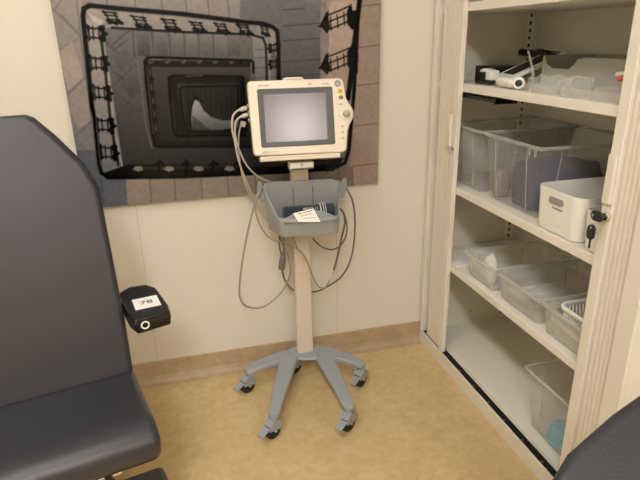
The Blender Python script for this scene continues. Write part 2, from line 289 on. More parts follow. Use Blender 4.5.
ART = [
('p',(144,136,132),(92,92,96),[[0,700],[160,700],[160,0],[0,0]]),
('p',(140,134,132),(128,122,120),[[120,700],[820,700],[820,0],[120,0]]),
('p',(144,128,119),0,[[904,706],[1034,707],[1053,-30],[897,-16]]),
('p',(80,84,92),0,[[-12,192],[72,186],[51,-17],[-51,-6]]),
('p',(84,88,96),0,[[59,97],[130,91],[123,-6],[47,-2]]),
('p',(130,119,111),0,[[131,89],[207,83],[203,-32],[125,-24]]),
('p',(124,114,107),0,[[207,83],[285,79],[282,-39],[203,-32]]),
('p',(122,113,106),0,[[285,79],[372,76],[370,-48],[282,-39]]),
('p',(128,119,111),0,[[372,76],[460,74],[461,-57],[370,-48]]),
('p',(126,117,109),0,[[460,74],[554,70],[557,-67],[461,-57]]),
('p',(122,113,106),0,[[554,70],[652,70],[657,-76],[557,-67]]),
('p',(118,110,103),0,[[652,70],[749,69],[756,-86],[657,-76]]),
('p',(120,111,104),0,[[749,69],[852,68],[862,-97],[756,-86]]),
('p',(117,106,99),0,[[852,68],[905,72],[916,-102],[862,-97]]),
('l',(70,60,56),2.2,[[131,89],[123,-24]]),
('l',(70,60,56),2.2,[[207,83],[201,-31]]),
('l',(70,60,56),2.2,[[285,79],[280,-39]]),
('l',(70,60,56),2.2,[[372,76],[369,-48]]),
('l',(70,60,56),2.2,[[460,74],[459,-57]]),
('l',(70,60,56),2.2,[[554,70],[555,-66]]),
('l',(70,60,56),2.2,[[652,70],[655,-76]]),
('l',(70,60,56),2.2,[[749,69],[755,-86]]),
('l',(70,60,56),2.2,[[852,68],[861,-97]]),
('l',(70,60,56),2.2,[[905,72],[915,-102]]),
('l',(50,52,58),2,[[60,97],[51,-17]]),
('l',(92,82,78),2.0,[[-3,605],[64,524]]),
('l',(92,82,78),2.0,[[-6,481],[64,521]]),
('l',(92,82,78),2.0,[[-3,481],[62,405]]),
('l',(92,82,78),2.0,[[-2,355],[59,405]]),
('l',(92,82,78),2.0,[[-3,349],[59,274]]),
('l',(92,82,78),2.0,[[-3,229],[59,277]]),
('l',(92,82,78),2.0,[[-1,222],[59,155]]),
('l',(92,82,78),2.0,[[9,107],[64,155]]),
('l',(92,82,78),2.0,[[20,100],[56,37]]),
('l',(92,82,78),2.0,[[75,673],[2,589]]),
('l',(92,82,78),2.0,[[65,529],[20,584]]),
('l',(80,74,72),2.0,[[72,673],[65,490],[54,123]]),
('p',(148,138,132),0,[[-3,481],[40,508],[57,408],[6,372]]),
('p',(134,124,122),0,[[-3,349],[59,399],[57,280],[15,252]]),
('p',(152,147,146),(126,120,118),[[165,709],[239,710],[219,559],[150,560]]),
('p',(149,144,143),(126,120,118),[[243,710],[318,711],[300,558],[229,559]]),
('p',(146,141,140),(126,120,118),[[318,711],[394,711],[379,557],[306,558]]),
('p',(152,147,146),(126,120,118),[[386,711],[464,712],[451,556],[377,557]]),
('p',(149,144,143),(126,120,118),[[452,712],[531,713],[520,555],[445,556]]),
('p',(146,141,140),(126,120,118),[[510,713],[591,713],[581,554],[505,555]]),
('p',(152,147,146),(126,120,118),[[578,713],[661,714],[653,553],[575,554]]),
('p',(149,144,143),(126,120,118),[[648,714],[732,715],[726,553],[647,553]]),
('p',(146,141,140),(126,120,118),[[719,715],[804,716],[801,552],[720,553]]),
('l',(72,68,68),2.2,[[161,709],[152,621],[151,560]]),
('l',(72,68,68),2.2,[[238,710],[231,620],[230,559]]),
('l',(72,68,68),2.2,[[313,711],[307,620],[307,558]]),
('l',(72,68,68),2.2,[[381,711],[377,620],[378,557]]),
('l',(72,68,68),2.2,[[447,712],[443,620],[445,556]]),
('l',(72,68,68),2.2,[[505,713],[503,619],[506,555]]),
('l',(72,68,68),2.2,[[573,713],[572,619],[576,554]]),
('l',(72,68,68),2.2,[[643,714],[643,619],[648,553]]),
('l',(72,68,68),2.2,[[713,715],[715,619],[721,553]]),
('p',(112,110,110),(70,70,72),[[547,703],[799,705],[798,340],[654,346],[651,546],[538,568]]),
('l',(52,52,54),2.4,[[675,590],[803,598]]),
('l',(52,52,54),2.4,[[673,543],[802,550]]),
('l',(52,52,54),2.4,[[671,498],[801,504]]),
('l',(52,52,54),2.4,[[668,434],[800,439]]),
('l',(52,52,54),2.4,[[666,387],[799,392]]),
('p',(128,126,126),(96,94,95),[[734,690],[805,691],[799,577],[750,578]]),
('l',(84,68,62),2.6,[[911,677],[1013,688]]),
('l',(84,68,62),2.6,[[911,597],[1015,607]]),
('l',(84,68,62),2.6,[[911,471],[1018,480]]),
('l',(84,68,62),2.6,[[912,349],[1021,356]]),
('l',(84,68,62),2.6,[[912,213],[1024,219]]),
('l',(84,68,62),2.6,[[912,71],[1027,75]]),
('p',(150,131,121),0,[[805,676],[925,677],[904,342],[798,307]]),
('l',(96,82,76),1.6,[[815,520],[904,524]]),
('l',(96,82,76),1.6,[[815,486],[904,490]]),
('p',(104,101,100),(34,35,37),[[120,561],[617,523],[652,440],[643,95],[89,114]]),
('p',(126,123,122),(80,79,80),[[572,515],[623,508],[643,378],[638,282],[575,349]]),
('l',(58,56,56),1.8,[[579,473],[647,474]]),
('l',(58,56,56),1.8,[[578,448],[646,450]]),
('l',(58,56,56),1.8,[[576,418],[644,419]]),
('l',(58,56,56),1.8,[[574,387],[643,388]]),
('l',(50,48,48),2.0,[[214,543],[210,459]]),
('l',(50,48,48),2.0,[[269,542],[266,458]]),
('l',(50,48,48),2.0,[[319,542],[316,457]]),
('l',(50,48,48),2.0,[[362,541],[360,455]]),
('l',(50,48,48),2.0,[[404,540],[403,454]]),
('l',(50,48,48),2.0,[[449,540],[449,453]]),
('l',(50,48,48),2.0,[[492,539],[493,452]]),
('p',(98,95,95),(60,58,58),[[224,534],[260,530],[255,462],[220,466]]),
('p',(108,105,105),(70,68,68),[[276,533],[312,529],[308,461],[273,465]]),
('p',(116,113,113),(78,76,76),[[324,532],[361,528],[357,460],[322,464]]),
('p',(120,117,117),(82,80,80),[[368,531],[404,527],[401,458],[366,463]]),
('p',(118,115,115),(80,78,78),[[412,531],[449,527],[446,457],[410,461]]),
('p',(122,119,119),(84,82,82),[[456,530],[494,526],[492,456],[455,460]]),
('p',(112,109,109),(74,72,72),[[496,529],[534,525],[533,455],[496,459]]),
('l',(54,52,52),2.0,[[135,505],[202,431]]),
('l',(54,52,52),2.0,[[150,497],[208,539]]),
('l',(54,52,52),2.0,[[152,481],[192,508]]),
('l',(54,52,52),2.0,[[140,425],[213,355]]),
('l',(54,52,52),2.0,[[198,431],[133,376]]),
('l',(54,52,52),2.0,[[139,359],[205,296]]),
('l',(54,52,52),2.0,[[214,364],[143,299]]),
('l',(54,52,52),2.0,[[214,431],[187,472]]),
('p',(88,85,84),(74,72,72),[[147,461],[190,492],[207,451],[164,420]]),
('p',(78,76,76),(62,60,61),[[158,383],[199,413],[219,372],[181,340]]),
('p',(66,65,66),(44,44,46),[[149,316],[217,312],[234,178],[132,131]]),
('l',(96,94,94),3,[[217,451],[218,381],[217,251],[227,183]]),
('l',(40,40,42),2,[[211,175],[214,132]]),
('l',(40,40,42),2,[[294,170],[298,126]]),
('l',(40,40,42),2,[[379,164],[384,119]]),
('l',(40,40,42),2,[[461,158],[467,113]]),
('p',(150,144,142),(120,114,112),[[89,598],[568,548],[637,531],[630,514],[566,528],[142,550],[122,575]]),
('p',(168,160,156),0,[[92,591],[136,564],[127,544],[114,548]]),
('p',(150,143,140),(98,98,102),[[90,568],[128,552],[132,367],[131,126],[77,107],[74,319]]),
('l',(150,148,148),3.2,[[621,347],[625,490],[614,514],[566,525],[360,536],[158,550],[137,547],[129,525],[127,417],[121,265],[128,131]]),
('l',(20,20,22),7,[[157,545],[359,530],[566,520],[607,508],[615,484],[611,348]]),
('l',(24,24,26),8,[[122,521],[120,425],[113,266],[117,134]]),
('l',(8,8,9),4.32,[[139,591],[148,577],[153,560]]),
('l',(8,8,9),4.32,[[169,587],[172,575],[182,557]]),
('l',(8,8,9),3.5999999999999996,[[141,580],[177,577]]),
('l',(8,8,9),3.5999999999999996,[[146,569],[182,566]]),
('p',(8,8,9),0,[[141,566],[150,568],[166,563],[178,565],[190,561],[191,552],[176,555],[172,549],[162,556],[149,556]]),
('p',(8,8,9),0,[[130,592],[179,586],[175,582],[156,585],[138,586]]),
('l',(8,8,9),4.32,[[218,578],[227,564],[232,547]]),
('l',(8,8,9),4.32,[[248,574],[252,562],[263,544]]),
('l',(8,8,9),3.5999999999999996,[[220,567],[257,563]]),
('l',(8,8,9),3.5999999999999996,[[225,556],[262,552]]),
('p',(8,8,9),0,[[220,553],[229,555],[245,549],[258,552],[271,547],[271,538],[256,541],[252,535],[242,543],[228,543]]),
('p',(8,8,9),0,[[208,579],[259,573],[255,568],[235,572],[217,573]]),
('l',(8,8,9),4.32,[[303,569],[312,555],[318,538]]),
('l',(8,8,9),4.32,[[334,566],[337,553],[349,534]]),
('l',(8,8,9),3.5999999999999996,[[305,558],[343,554]]),
('l',(8,8,9),3.5999999999999996,[[310,547],[348,543]]),
('p',(8,8,9),0,[[305,544],[315,546],[331,540],[344,543],[358,538],[358,529],[343,532],[339,525],[328,533],[314,534]]),
('p',(8,8,9),0,[[292,570],[345,565],[341,560],[320,564],[301,564]]),
('l',(8,8,9),4.32,[[386,560],[395,548],[400,533]]),
('l',(8,8,9),4.32,[[413,557],[417,546],[427,530]]),
('l',(8,8,9),3.5999999999999996,[[388,551],[421,547]]),
('l',(8,8,9),3.5999999999999996,[[393,541],[426,537]]),
('p',(8,8,9),0,[[388,538],[397,540],[412,535],[423,537],[434,533],[435,525],[421,528],[418,522],[409,529],[396,529]]),
('p',(8,8,9),0,[[377,561],[423,556],[420,552],[401,555],[385,555]]),
('l',(8,8,9),4.32,[[458,555],[467,543],[472,528]]),
('l',(8,8,9),4.32,[[486,552],[489,541],[500,525]]),
('l',(8,8,9),3.5999999999999996,[[460,546],[494,542]]),
('l',(8,8,9),3.5999999999999996,[[465,536],[499,532]]),
('p',(8,8,9),0,[[461,533],[469,535],[484,530],[496,532],[508,528],[508,520],[494,522],[491,517],[481,524],[469,524]]),
('p',(8,8,9),0,[[449,556],[495,551],[492,547],[474,550],[457,551]]),
('l',(8,8,9),4.32,[[527,551],[536,539],[542,523]]),
('l',(8,8,9),4.32,[[556,548],[559,536],[571,520]]),
('l',(8,8,9),3.5999999999999996,[[529,542],[564,538]]),
('l',(8,8,9),3.5999999999999996,[[535,532],[569,528]]),
('p',(8,8,9),0,[[530,529],[539,531],[554,525],[566,528],[578,523],[579,515],[565,518],[561,512],[551,519],[538,520]]),
('p',(8,8,9),0,[[518,552],[565,547],[562,542],[543,546],[526,546]]),
('l',(8,8,9),3.24,[[602,545],[606,533],[607,520]]),
('l',(8,8,9),3.24,[[621,539],[621,529],[626,514]]),
('l',(8,8,9),2.7,[[602,536],[625,530]]),
('l',(8,8,9),2.7,[[604,527],[627,521]]),
('p',(8,8,9),0,[[600,525],[607,526],[616,520],[624,521],[632,516],[631,509],[622,513],[619,508],[613,515],[604,517]]),
('p',(8,8,9),0,[[596,546],[627,537],[625,534],[612,539],[601,541]]),
('l',(8,8,9),3.24,[[650,489],[639,486],[626,486]]),
('l',(8,8,9),3.24,[[651,469],[640,470],[627,466]]),
('l',(8,8,9),2.7,[[641,490],[642,466]]),
('l',(8,8,9),2.7,[[632,489],[633,465]]),
('p',(8,8,9),0,[[629,493],[632,486],[629,476],[633,467],[630,460],[623,462],[624,471],[618,475],[623,480],[622,490]]),
('p',(8,8,9),0,[[649,495],[651,462],[646,466],[647,478],[645,491]]),
('l',(8,8,9),3.24,[[649,440],[639,437],[625,437]]),
('l',(8,8,9),3.24,[[650,419],[639,420],[626,417]]),
('l',(8,8,9),2.7,[[640,441],[641,416]]),
('l',(8,8,9),2.7,[[632,440],[633,416]]),
('p',(8,8,9),0,[[628,444],[631,437],[628,427],[632,418],[630,410],[622,412],[623,422],[617,426],[622,432],[621,441]]),
('p',(8,8,9),0,[[649,447],[650,413],[646,416],[646,429],[644,442]]),
('l',(8,8,9),4.5,[[88,547],[106,543],[131,544]]),
('l',(8,8,9),4.5,[[86,518],[104,519],[129,514]]),
('l',(8,8,9),3.75,[[103,549],[101,513]]),
('l',(8,8,9),3.75,[[119,548],[117,512]]),
('p',(8,8,9),0,[[125,554],[119,544],[124,529],[118,516],[122,504],[135,507],[135,522],[145,528],[135,536],[138,549]]),
('p',(8,8,9),0,[[88,557],[85,508],[93,513],[92,532],[96,551]]),
('l',(8,8,9),4.5,[[82,464],[100,459],[126,460]]),
('l',(8,8,9),4.5,[[80,433],[99,434],[124,429]]),
('l',(8,8,9),3.75,[[97,465],[95,428]]),
('l',(8,8,9),3.75,[[113,464],[111,427]]),
('p',(8,8,9),0,[[119,470],[114,460],[119,445],[112,431],[116,419],[130,422],[129,436],[139,443],[130,451],[133,465]]),
('p',(8,8,9),0,[[82,474],[79,423],[87,428],[86,448],[90,467]]),
('l',(8,8,9),4.5,[[77,379],[96,373],[122,374]]),
('l',(8,8,9),4.5,[[75,347],[95,348],[120,342]]),
('l',(8,8,9),3.75,[[93,380],[91,342]]),
('l',(8,8,9),3.75,[[109,378],[107,340]]),
('p',(8,8,9),0,[[116,385],[110,374],[115,358],[108,344],[113,332],[127,334],[126,350],[136,356],[127,365],[129,379]]),
('p',(8,8,9),0,[[78,389],[74,336],[83,342],[82,362],[86,382]]),
('l',(8,8,9),4.5,[[72,282],[91,276],[118,276]]),
('l',(8,8,9),4.5,[[70,249],[90,250],[116,243]]),
('l',(8,8,9),3.75,[[88,283],[86,244]]),
('l',(8,8,9),3.75,[[105,281],[102,241]]),
('p',(8,8,9),0,[[111,288],[105,277],[111,261],[104,246],[108,233],[122,235],[122,251],[132,258],[122,267],[125,282]]),
('p',(8,8,9),0,[[73,293],[69,238],[78,243],[77,265],[81,285]]),
('l',(8,8,9),4.5,[[69,198],[89,191],[116,191]]),
('l',(8,8,9),4.5,[[67,163],[87,164],[114,157]]),
('l',(8,8,9),3.75,[[86,199],[83,158]]),
('l',(8,8,9),3.75,[[103,196],[100,155]]),
('p',(8,8,9),0,[[109,203],[103,192],[108,175],[101,160],[106,146],[120,149],[119,165],[130,172],[120,181],[123,197]]),
('p',(8,8,9),0,[[70,209],[66,152],[75,158],[74,180],[78,201]]),
('p',(13,13,14),0,[[61,110],[145,134],[539,107],[875,103],[837,59],[537,69],[75,91]]),
('p',(36,34,32),0,[[166,126],[334,117],[823,96],[823,85],[225,110]]),
('p',(112,107,102),0,[[158,118],[170,128],[187,125],[192,113],[174,109]]),
('p',(112,107,102),0,[[254,110],[266,120],[283,117],[289,105],[271,101]]),
('p',(112,107,102),0,[[348,103],[360,113],[378,110],[385,98],[366,94]]),
('p',(112,107,102),0,[[450,95],[462,106],[481,102],[487,90],[468,86]]),
('l',(8,8,9),5,[[245,142],[241,94]]),
('p',(8,8,9),0,[[222,126],[245,141],[266,122]]),
('l',(8,8,9),5,[[329,136],[326,87]]),
('p',(8,8,9),0,[[305,119],[329,135],[350,116]]),
('l',(8,8,9),5,[[418,130],[416,80]]),
('p',(8,8,9),0,[[394,113],[418,128],[441,109]]),
('l',(8,8,9),5,[[502,124],[501,73]]),
('p',(8,8,9),0,[[478,106],[502,122],[526,103]]),
('p',(96,98,102),0,[[82,142],[105,123],[78,115],[64,123]]),
('l',(8,8,9),13,[[650,314],[656,486],[653,528],[641,540],[606,551],[568,554],[364,581],[165,599],[104,606],[87,598],[81,576],[66,320],[69,286],[61,145],[63,113],[84,96],[312,81],[713,68],[837,70],[878,85],[893,130],[912,335],[928,618],[934,735]]),
('l',(120,118,118),1.6,[[89,529],[80,361],[71,260],[64,143],[69,119]]),
('p',(168,150,140),(150,132,122),[[834,618],[933,618],[905,491],[901,371],[802,375],[804,493]]),
('p',(120,116,116),0,[[798,618],[819,618],[818,581],[826,493],[809,375],[793,375]]),
('l',(8,8,9),4.2,[[815,571],[859,586],[896,600]]),
('l',(8,8,9),4.2,[[815,551],[859,565],[896,579]]),
('l',(8,8,9),4.2,[[815,527],[859,542],[896,556]]),
('l',(8,8,9),3.4,[[831,568],[833,528]]),
('l',(8,8,9),3.4,[[853,574],[856,535]]),
('l',(8,8,9),3.4,[[876,581],[879,542]]),
('p',(8,8,9),0,[[795,544],[816,581],[826,588],[824,563],[830,537],[819,518],[805,533],[788,540]]),
('p',(8,8,9),0,[[888,587],[902,608],[906,587],[928,587],[923,523],[902,530],[886,549]]),
('l',(8,8,9),4.2,[[813,444],[858,458],[896,472]]),
('l',(8,8,9),4.2,[[813,422],[858,437],[896,450]]),
('l',(8,8,9),4.2,[[813,397],[858,412],[896,426]]),
('l',(8,8,9),3.4,[[829,439],[831,398]]),
('l',(8,8,9),3.4,[[852,446],[855,405]]),
('l',(8,8,9),3.4,[[875,453],[878,412]]),
('p',(8,8,9),0,[[793,415],[814,454],[824,460],[822,434],[829,408],[817,388],[803,403],[786,412]]),
('p',(8,8,9),0,[[887,459],[902,481],[906,458],[928,458],[924,391],[902,399],[886,419]]),
('l',(8,8,9),4.2,[[820,693],[863,708],[899,721]]),
('l',(8,8,9),4.2,[[820,674],[863,688],[899,702]]),
('l',(8,8,9),4.2,[[820,651],[863,666],[899,679]]),
('l',(8,8,9),3.4,[[835,690],[838,653]]),
('l',(8,8,9),3.4,[[857,697],[860,659]]),
('l',(8,8,9),3.4,[[880,703],[882,666]]),
('p',(8,8,9),0,[[801,667],[820,703],[830,709],[828,685],[835,661],[824,643],[810,656],[794,663]]),
('p',(8,8,9),0,[[891,709],[905,730],[909,709],[930,710],[926,649],[905,655],[889,673]]),
('l',(8,8,9),17,[[933,637],[913,491],[897,358],[890,310]]),
('p',(24,24,26),0,[[237,451],[561,437],[543,162],[237,184]]),
('p',(60,58,58),(30,30,32),[[256,431],[560,421],[544,185],[252,204]]),
('p',(72,70,70),0,[[248,448],[264,448],[259,440],[250,442]]),
('p',(72,70,70),0,[[296,447],[312,447],[307,439],[298,440]]),
('p',(72,70,70),0,[[344,446],[360,445],[355,437],[346,439]]),
('p',(72,70,70),0,[[393,444],[409,444],[404,436],[395,437]]),
('p',(72,70,70),0,[[442,443],[459,442],[454,434],[444,436]]),
('p',(72,70,70),0,[[492,441],[510,441],[505,433],[495,434]]),
('l',(16,16,17),4,[[272,448],[286,438]]),
('l',(16,16,17),4,[[320,446],[334,436]]),
('l',(16,16,17),4,[[368,445],[383,435]]),
('l',(16,16,17),4,[[417,444],[432,434]]),
('l',(16,16,17),4,[[467,442],[482,432]]),
('l',(16,16,17),4,[[518,441],[533,431]]),
('p',(62,60,60),0,[[247,424],[252,420],[251,402],[246,405]]),
('l',(8,8,9),4,[[248,400],[257,394]]),
('p',(62,60,60),0,[[246,383],[251,379],[250,361],[245,364]]),
('l',(8,8,9),4,[[247,359],[256,353]]),
('p',(62,60,60),0,[[245,342],[251,338],[250,319],[244,322]]),
('l',(8,8,9),4,[[247,317],[256,311]]),
('p',(62,60,60),0,[[245,300],[251,295],[249,277],[244,280]]),
('l',(8,8,9),4,[[246,274],[255,268]]),
('p',(62,60,60),0,[[244,257],[250,252],[249,233],[243,237]]),
('l',(8,8,9),4,[[245,231],[255,224]]),
('p',(16,16,17),0,[[272,191],[289,202],[304,189]]),
('p',(16,16,17),0,[[322,187],[340,198],[354,185]]),
('p',(16,16,17),0,[[373,184],[391,195],[406,182]]),
('p',(16,16,17),0,[[425,181],[443,192],[458,179]]),
('p',(16,16,17),0,[[470,178],[488,189],[504,176]]),
('l',(8,8,9),8,[[570,405],[571,435],[564,441],[529,443],[263,459],[247,458],[238,449],[234,389],[233,234],[236,192],[246,185],[543,165]]),
('l',(92,90,90),1.3,[[241,430],[237,313],[236,227]]),
('p',(20,20,21),0,[[303,402],[540,394],[531,201],[305,212]]),
('p',(46,45,46),(22,22,23),[[326,379],[522,372],[516,218],[332,226]]),
('l',(14,14,15),2,[[365,395],[363,374]]),
('l',(14,14,15),2,[[388,394],[386,373]]),
('l',(14,14,15),2,[[411,393],[409,372]]),
('l',(14,14,15),2,[[434,393],[432,371]]),
('l',(14,14,15),2,[[458,392],[456,371]]),
('l',(14,14,15),2,[[481,391],[479,370]]),
('l',(8,8,9),7,[[532,217],[537,385],[528,394],[315,403],[303,398],[300,352],[300,230],[308,214],[531,206]]),
('l',(110,108,108),1.6,[[353,400],[408,400]]),
('l',(70,70,72),1.4,[[307,338],[305,237]]),
('p',(34,33,34),(24,24,25),[[340,366],[513,362],[509,224],[352,230]]),
('l',(12,12,13),1.6,[[358,365],[350,268]]),
('l',(12,12,13),1.6,[[378,364],[370,267]]),
('l',(12,12,13),1.6,[[398,364],[391,266]]),
('l',(12,12,13),1.6,[[413,363],[407,265]]),
('l',(12,12,13),1.6,[[429,362],[423,264]]),
('l',(12,12,13),1.6,[[445,362],[439,263]]),
('l',(12,12,13),1.6,[[461,361],[455,262]]),
('l',(12,12,13),1.6,[[477,361],[472,261]]),
('l',(12,12,13),1.6,[[493,360],[488,260]]),
('l',(8,8,9),5.5,[[511,255],[516,365],[343,369],[334,362],[333,301],[337,234],[347,225],[509,224]]),
('p',(148,150,156),(74,75,80),[[377,326],[388,321],[401,293],[421,271],[456,258],[511,255],[509,234],[453,227],[359,233],[358,264],[364,300]]),
('p',(66,68,72),(52,53,57),[[364,278],[382,262],[416,229],[359,233]]),
('l',(92,94,98),1.3,[[384,277],[377,233]]),
('l',(92,94,98),1.3,[[405,274],[399,232]]),
('l',(92,94,98),1.3,[[431,270],[425,230]]),
('l',(92,94,98),1.3,[[456,266],[451,229]]),
('l',(8,8,9),4.5,[[400,321],[382,336],[370,327],[359,285],[352,236]]),
]
PRINT_GAIN = 1.12
# ------------------------------------------------------------------ the poster
def paint(W, Hh, step):
    nx, nz = int(W/step)+1, int(Hh/step)+1
    gx, gz = np.meshgrid(np.arange(nx)*step, np.arange(nz)*step)
    img = np.full((nz, nx, 3), .45)
    def inside(pts):
        r = np.zeros(gx.shape, bool); n = len(pts)
        for i in range(n):
            (x0, y0), (x1, y1) = pts[i], pts[(i+1) % n]
            if y0 == y1: continue
            c = ((y0 > gz) != (y1 > gz)) & (gx < (x1-x0)*(gz-y0)/(y1-y0)+x0); r ^= c
        return r
    for k, a, b, pts in ART:
        if k == 'p':
            m = inside(pts); c1 = np.array(a)/255.
            if b:
                ys = [p[1] for p in pts]; t = np.clip((max(ys)-gz)/(max(ys)-min(ys)), 0, 1)[..., None]
                full = c1*(1-t)+np.array(b)/255.*t; img[m] = full[m]
            else: img[m] = c1
        else:
            c = np.array(a)/255.
            for (x0, y0), (x1, y1) in zip(pts[:-1], pts[1:]):
                dx, dy = x1-x0, y1-y0; t = np.clip(((gx-x0)*dx+(gz-y0)*dy)/(dx*dx+dy*dy+1e-9), 0, 1)
                d = np.hypot(gx-x0-t*dx, gz-y0-t*dy)
                al = np.clip((b/2+1.0-d)/2.0, 0, 1)[..., None]; img = img*(1-al)+c*al
    rs = np.random.RandomState(3)
    n = rs.rand(nz//6+2, nx//6+2); n = np.kron(n, np.ones((6, 6)))[:nz, :nx]
    img = np.clip(img*(1+.07*(n-.5)[..., None]), 0, 1)
    p = np.pad(img, ((1, 1), (1, 1), (0, 0)), 'edge'); img = (p[1:-1, 1:-1]*2+p[:-2, 1:-1]+p[2:, 1:-1]+p[1:-1, :-2]+p[1:-1, 2:])/6
    return nx, nz, img
nx, nz, img = paint(1004, 700, 2)
linimg = np.where(img <= .04045, img/12.92, ((img+.055)/1.055)**2.4)*PRINT_GAIN
PX0, PZ0, PY = -.307, .70, 1.835
poster = thing('wall_poster', 'large glossy photo print of a square spiral stairwell seen from above, on the cream wall', 'poster', (PX0, PY, PZ0))
MB().box(0, 1.004, 0, .0185, 0, .70).build('backing_panel', 'blackpl', poster)
gx, gz = np.meshgrid(np.arange(nx)*.002, np.arange(nz)*.002)
co = np.stack([gx, np.full_like(gx, -.0006), gz], -1).reshape(-1, 3)
idx = np.arange(nx*nz).reshape(nz, nx)
fa = np.stack([idx[:-1, :-1], idx[:-1, 1:], idx[1:, 1:], idx[1:, :-1]], -1).reshape(-1, 4)
me = bpy.data.meshes.new('print')
me.vertices.add(len(co)); me.vertices.foreach_set('co', co.ravel())
me.loops.add(fa.size); me.loops.foreach_set('vertex_index', fa.ravel())
me.polygons.add(len(fa)); me.polygons.foreach_set('loop_start', np.arange(len(fa))*4)
me.update(calc_edges=True)
ca = me.color_attributes.new('print', 'FLOAT_COLOR', 'POINT')
ca.data.foreach_set('color', np.concatenate([linimg.reshape(-1, 3), np.ones((nx*nz, 1))], 1).astype(np.float32).ravel())
pm = bpy.data.materials.new('photo_print'); pm.use_nodes = True
b = pm.node_tree.nodes['Principled BSDF']; b.inputs['Roughness'].default_value = .16; b.inputs['Specular IOR Level'].default_value = .15
an = pm.node_tree.nodes.new('ShaderNodeVertexColor'); an.layer_name = 'print'
pm.node_tree.links.new(an.outputs[0], b.inputs['Base Color'])
link('print', me, pm, poster)

# ------------------------------------------------------------------ the shutter cabinet
CX0, CX1, CY0, CY1, CH = .898, 1.325, .82, 1.842, 1.98
cab = thing('shutter_cabinet', 'tall ivory steel cabinet with its ribbed shutter doors pushed open, against the right wall', 'cabinet', (CX0, 1.33, 0))
def cb(x0, x1, y0, y1, z0, z1): # cabinet coordinates: room coordinates moved to the empty
    return MB().box(x0-CX0, x1-CX0, y0-1.33, y1-1.33, z0, z1)
def cm(m, *a):
    x0, x1, y0, y1, z0, z1 = a; return m.box(x0-CX0, x1-CX0, y0-1.33, y1-1.33, z0, z1)
cb(CX0, CX1, CY0, CY1, 0, .055).build('plinth', 'cab', cab, bevel=.002)
cb(.93, CX1, CY0+.003, CY1-.003, .0552, .062).build('bottom_panel', 'cabin', cab)
cb(CX0+.002, CX1, CY1-.020, CY1, .0555, CH).build('side_panel', 'cab', cab)
cb(CX0+.002, CX1, CY0, CY0+.020, .0555, CH).build('side_panel', 'cab', cab)
cb(1.305, CX1, CY0+.0205, CY1-.0205, .0625, CH).build('back_panel', 'cabin', cab)
cb(CX0, CX1+.002, CY0-.002, CY1, CH+.0005, CH+.03).build('top_panel', 'cab', cab, bevel=.002)
cb(CX0-.002, CX0+.012, CY1-.021, CY1+.001, .056, CH).build('front_stile', 'cab', cab, bevel=.0015)
cb(CX0-.002, CX0+.012, CY0-.001, .866, .056, CH).build('front_stile', 'cab', cab, bevel=.0015)
cb(CX0, CX0+.02, CY0+.03, CY1-.03, CH-.05, CH).build('top_rail', 'cab', cab)
# the shutter track along the front
tr = cb(CX0+.006, CX0+.026, CY0+.02, CY1-.022, .0555, .0585).build('shutter_track', 'rubber', cab)
for k in range(10): MB().lathe((.004+.006, .47-.095*k, .0586), (0, 0, 1), [(.0028, 0), (.0028, .0006), (.0012, .0012)], 10).build('screw', 'steel', tr)
for k in range(3): MB().box(.0085+k*.0055, .0095+k*.0055, CY0+.02-1.33, CY1-.022-1.33, .0587, .0595).build('groove_rib', 'blackpl', tr)
# shelves
for z in (.4205, .712, 1.056, 1.298, 1.62):
    s = cb(CX0+.017, 1.304, CY0+.0215, CY1-.0215, z-.025, z).build('shelf', 'cabin', cab, bevel=.002)
# slotted uprights at the back
for y, sgn in ((CY1-.0203, -1), (CY0+.0203, 1)):
    up = MB(); n = 0
    cm(up, 1.243, 1.273, min(y, y+sgn*.0035), max(y, y+sgn*.0035), .063, 1.975); up = up.build('slotted_upright', 'cabin', cab)
    sl = MB()
    for k in range(76):
        z = .085+k*.025; yy = y+sgn*.0036; cm(sl, 1.254, 1.262, min(yy, yy+sgn*.0006), max(yy, yy+sgn*.0006), z, z+.011)
    sl.build('slot', 'dark', up)
# peg holes on the side panel
for x, z in ((1.118, .116), (.955, .15), (.955, .95)): MB().lathe((x-CX0, CY1-.0202-1.33, z), (0, -1, 0), [(.003, 0), (.003, .0006)], 12).build('peg_hole', 'dark', cab)
# hanging rail under the upper shelf
m = MB()
for k in range(4): cm(m, CX0+.03+k*.02, CX0+.042+k*.02, 1.47, CY1-.03, 1.012, 1.022)
cm(m, CX0+.028, CX0+.10, CY1-.035, CY1-.0215, 1.008, 1.0305); cm(m, CX0+.028, CX0+.10, 1.47, 1.48, 1.008, 1.0305)
m.build('hanging_file_rail', 'blackpl', cab)
# shutters
def shutter(y0, y1, bar0, bar1, label_side):
    """slats between y0 and y1, closing bar between bar0 and bar1"""
    n = max(2, round((y1-y0)/.0135)); d = (y1-y0)/n
    m = MB()
    for k in range(n):
        a = y0+k*d
        P = [(CX0+.016, a), (CX0+.0095, a), (CX0+.0082, a+.001), (CX0+.0068, a+.003), (CX0+.0065, a+d*.5), (CX0+.0068, a+d-.003), (CX0+.0082, a+d-.001), (CX0+.0095, a+d), (CX0+.016, a+d)]
        m.prism([(x-CX0, y-1.33, .060) for x, y in P], (0, 0, CH-.115))
    root = m.build('shutter', 'slat', cab)
    cb(CX0-.001, CX0+.016, bar0, bar1, .060, CH-.055).build('closing_bar', 'cab', root, bevel=.002)
    return root
sl_ = shutter(1.676, 1.792, 1.645, 1.6755, 'left'); sr_ = shutter(.8665, .934, .9345, .965, 'right')
for root, a, b_ in ((sl_, 1.672, 1.696), (sr_, .938, .962)):
    m = MB(); cm(m, CX0-.008, CX0-.0012, a, b_, .850, .958); h = m.build('handle', 'cab', root, bevel=.002)
    m = MB(); cm(m, CX0-.0088, CX0-.0081, a+.006, b_-.006, .858, .950); m.build('finger_recess', 'slat', h)
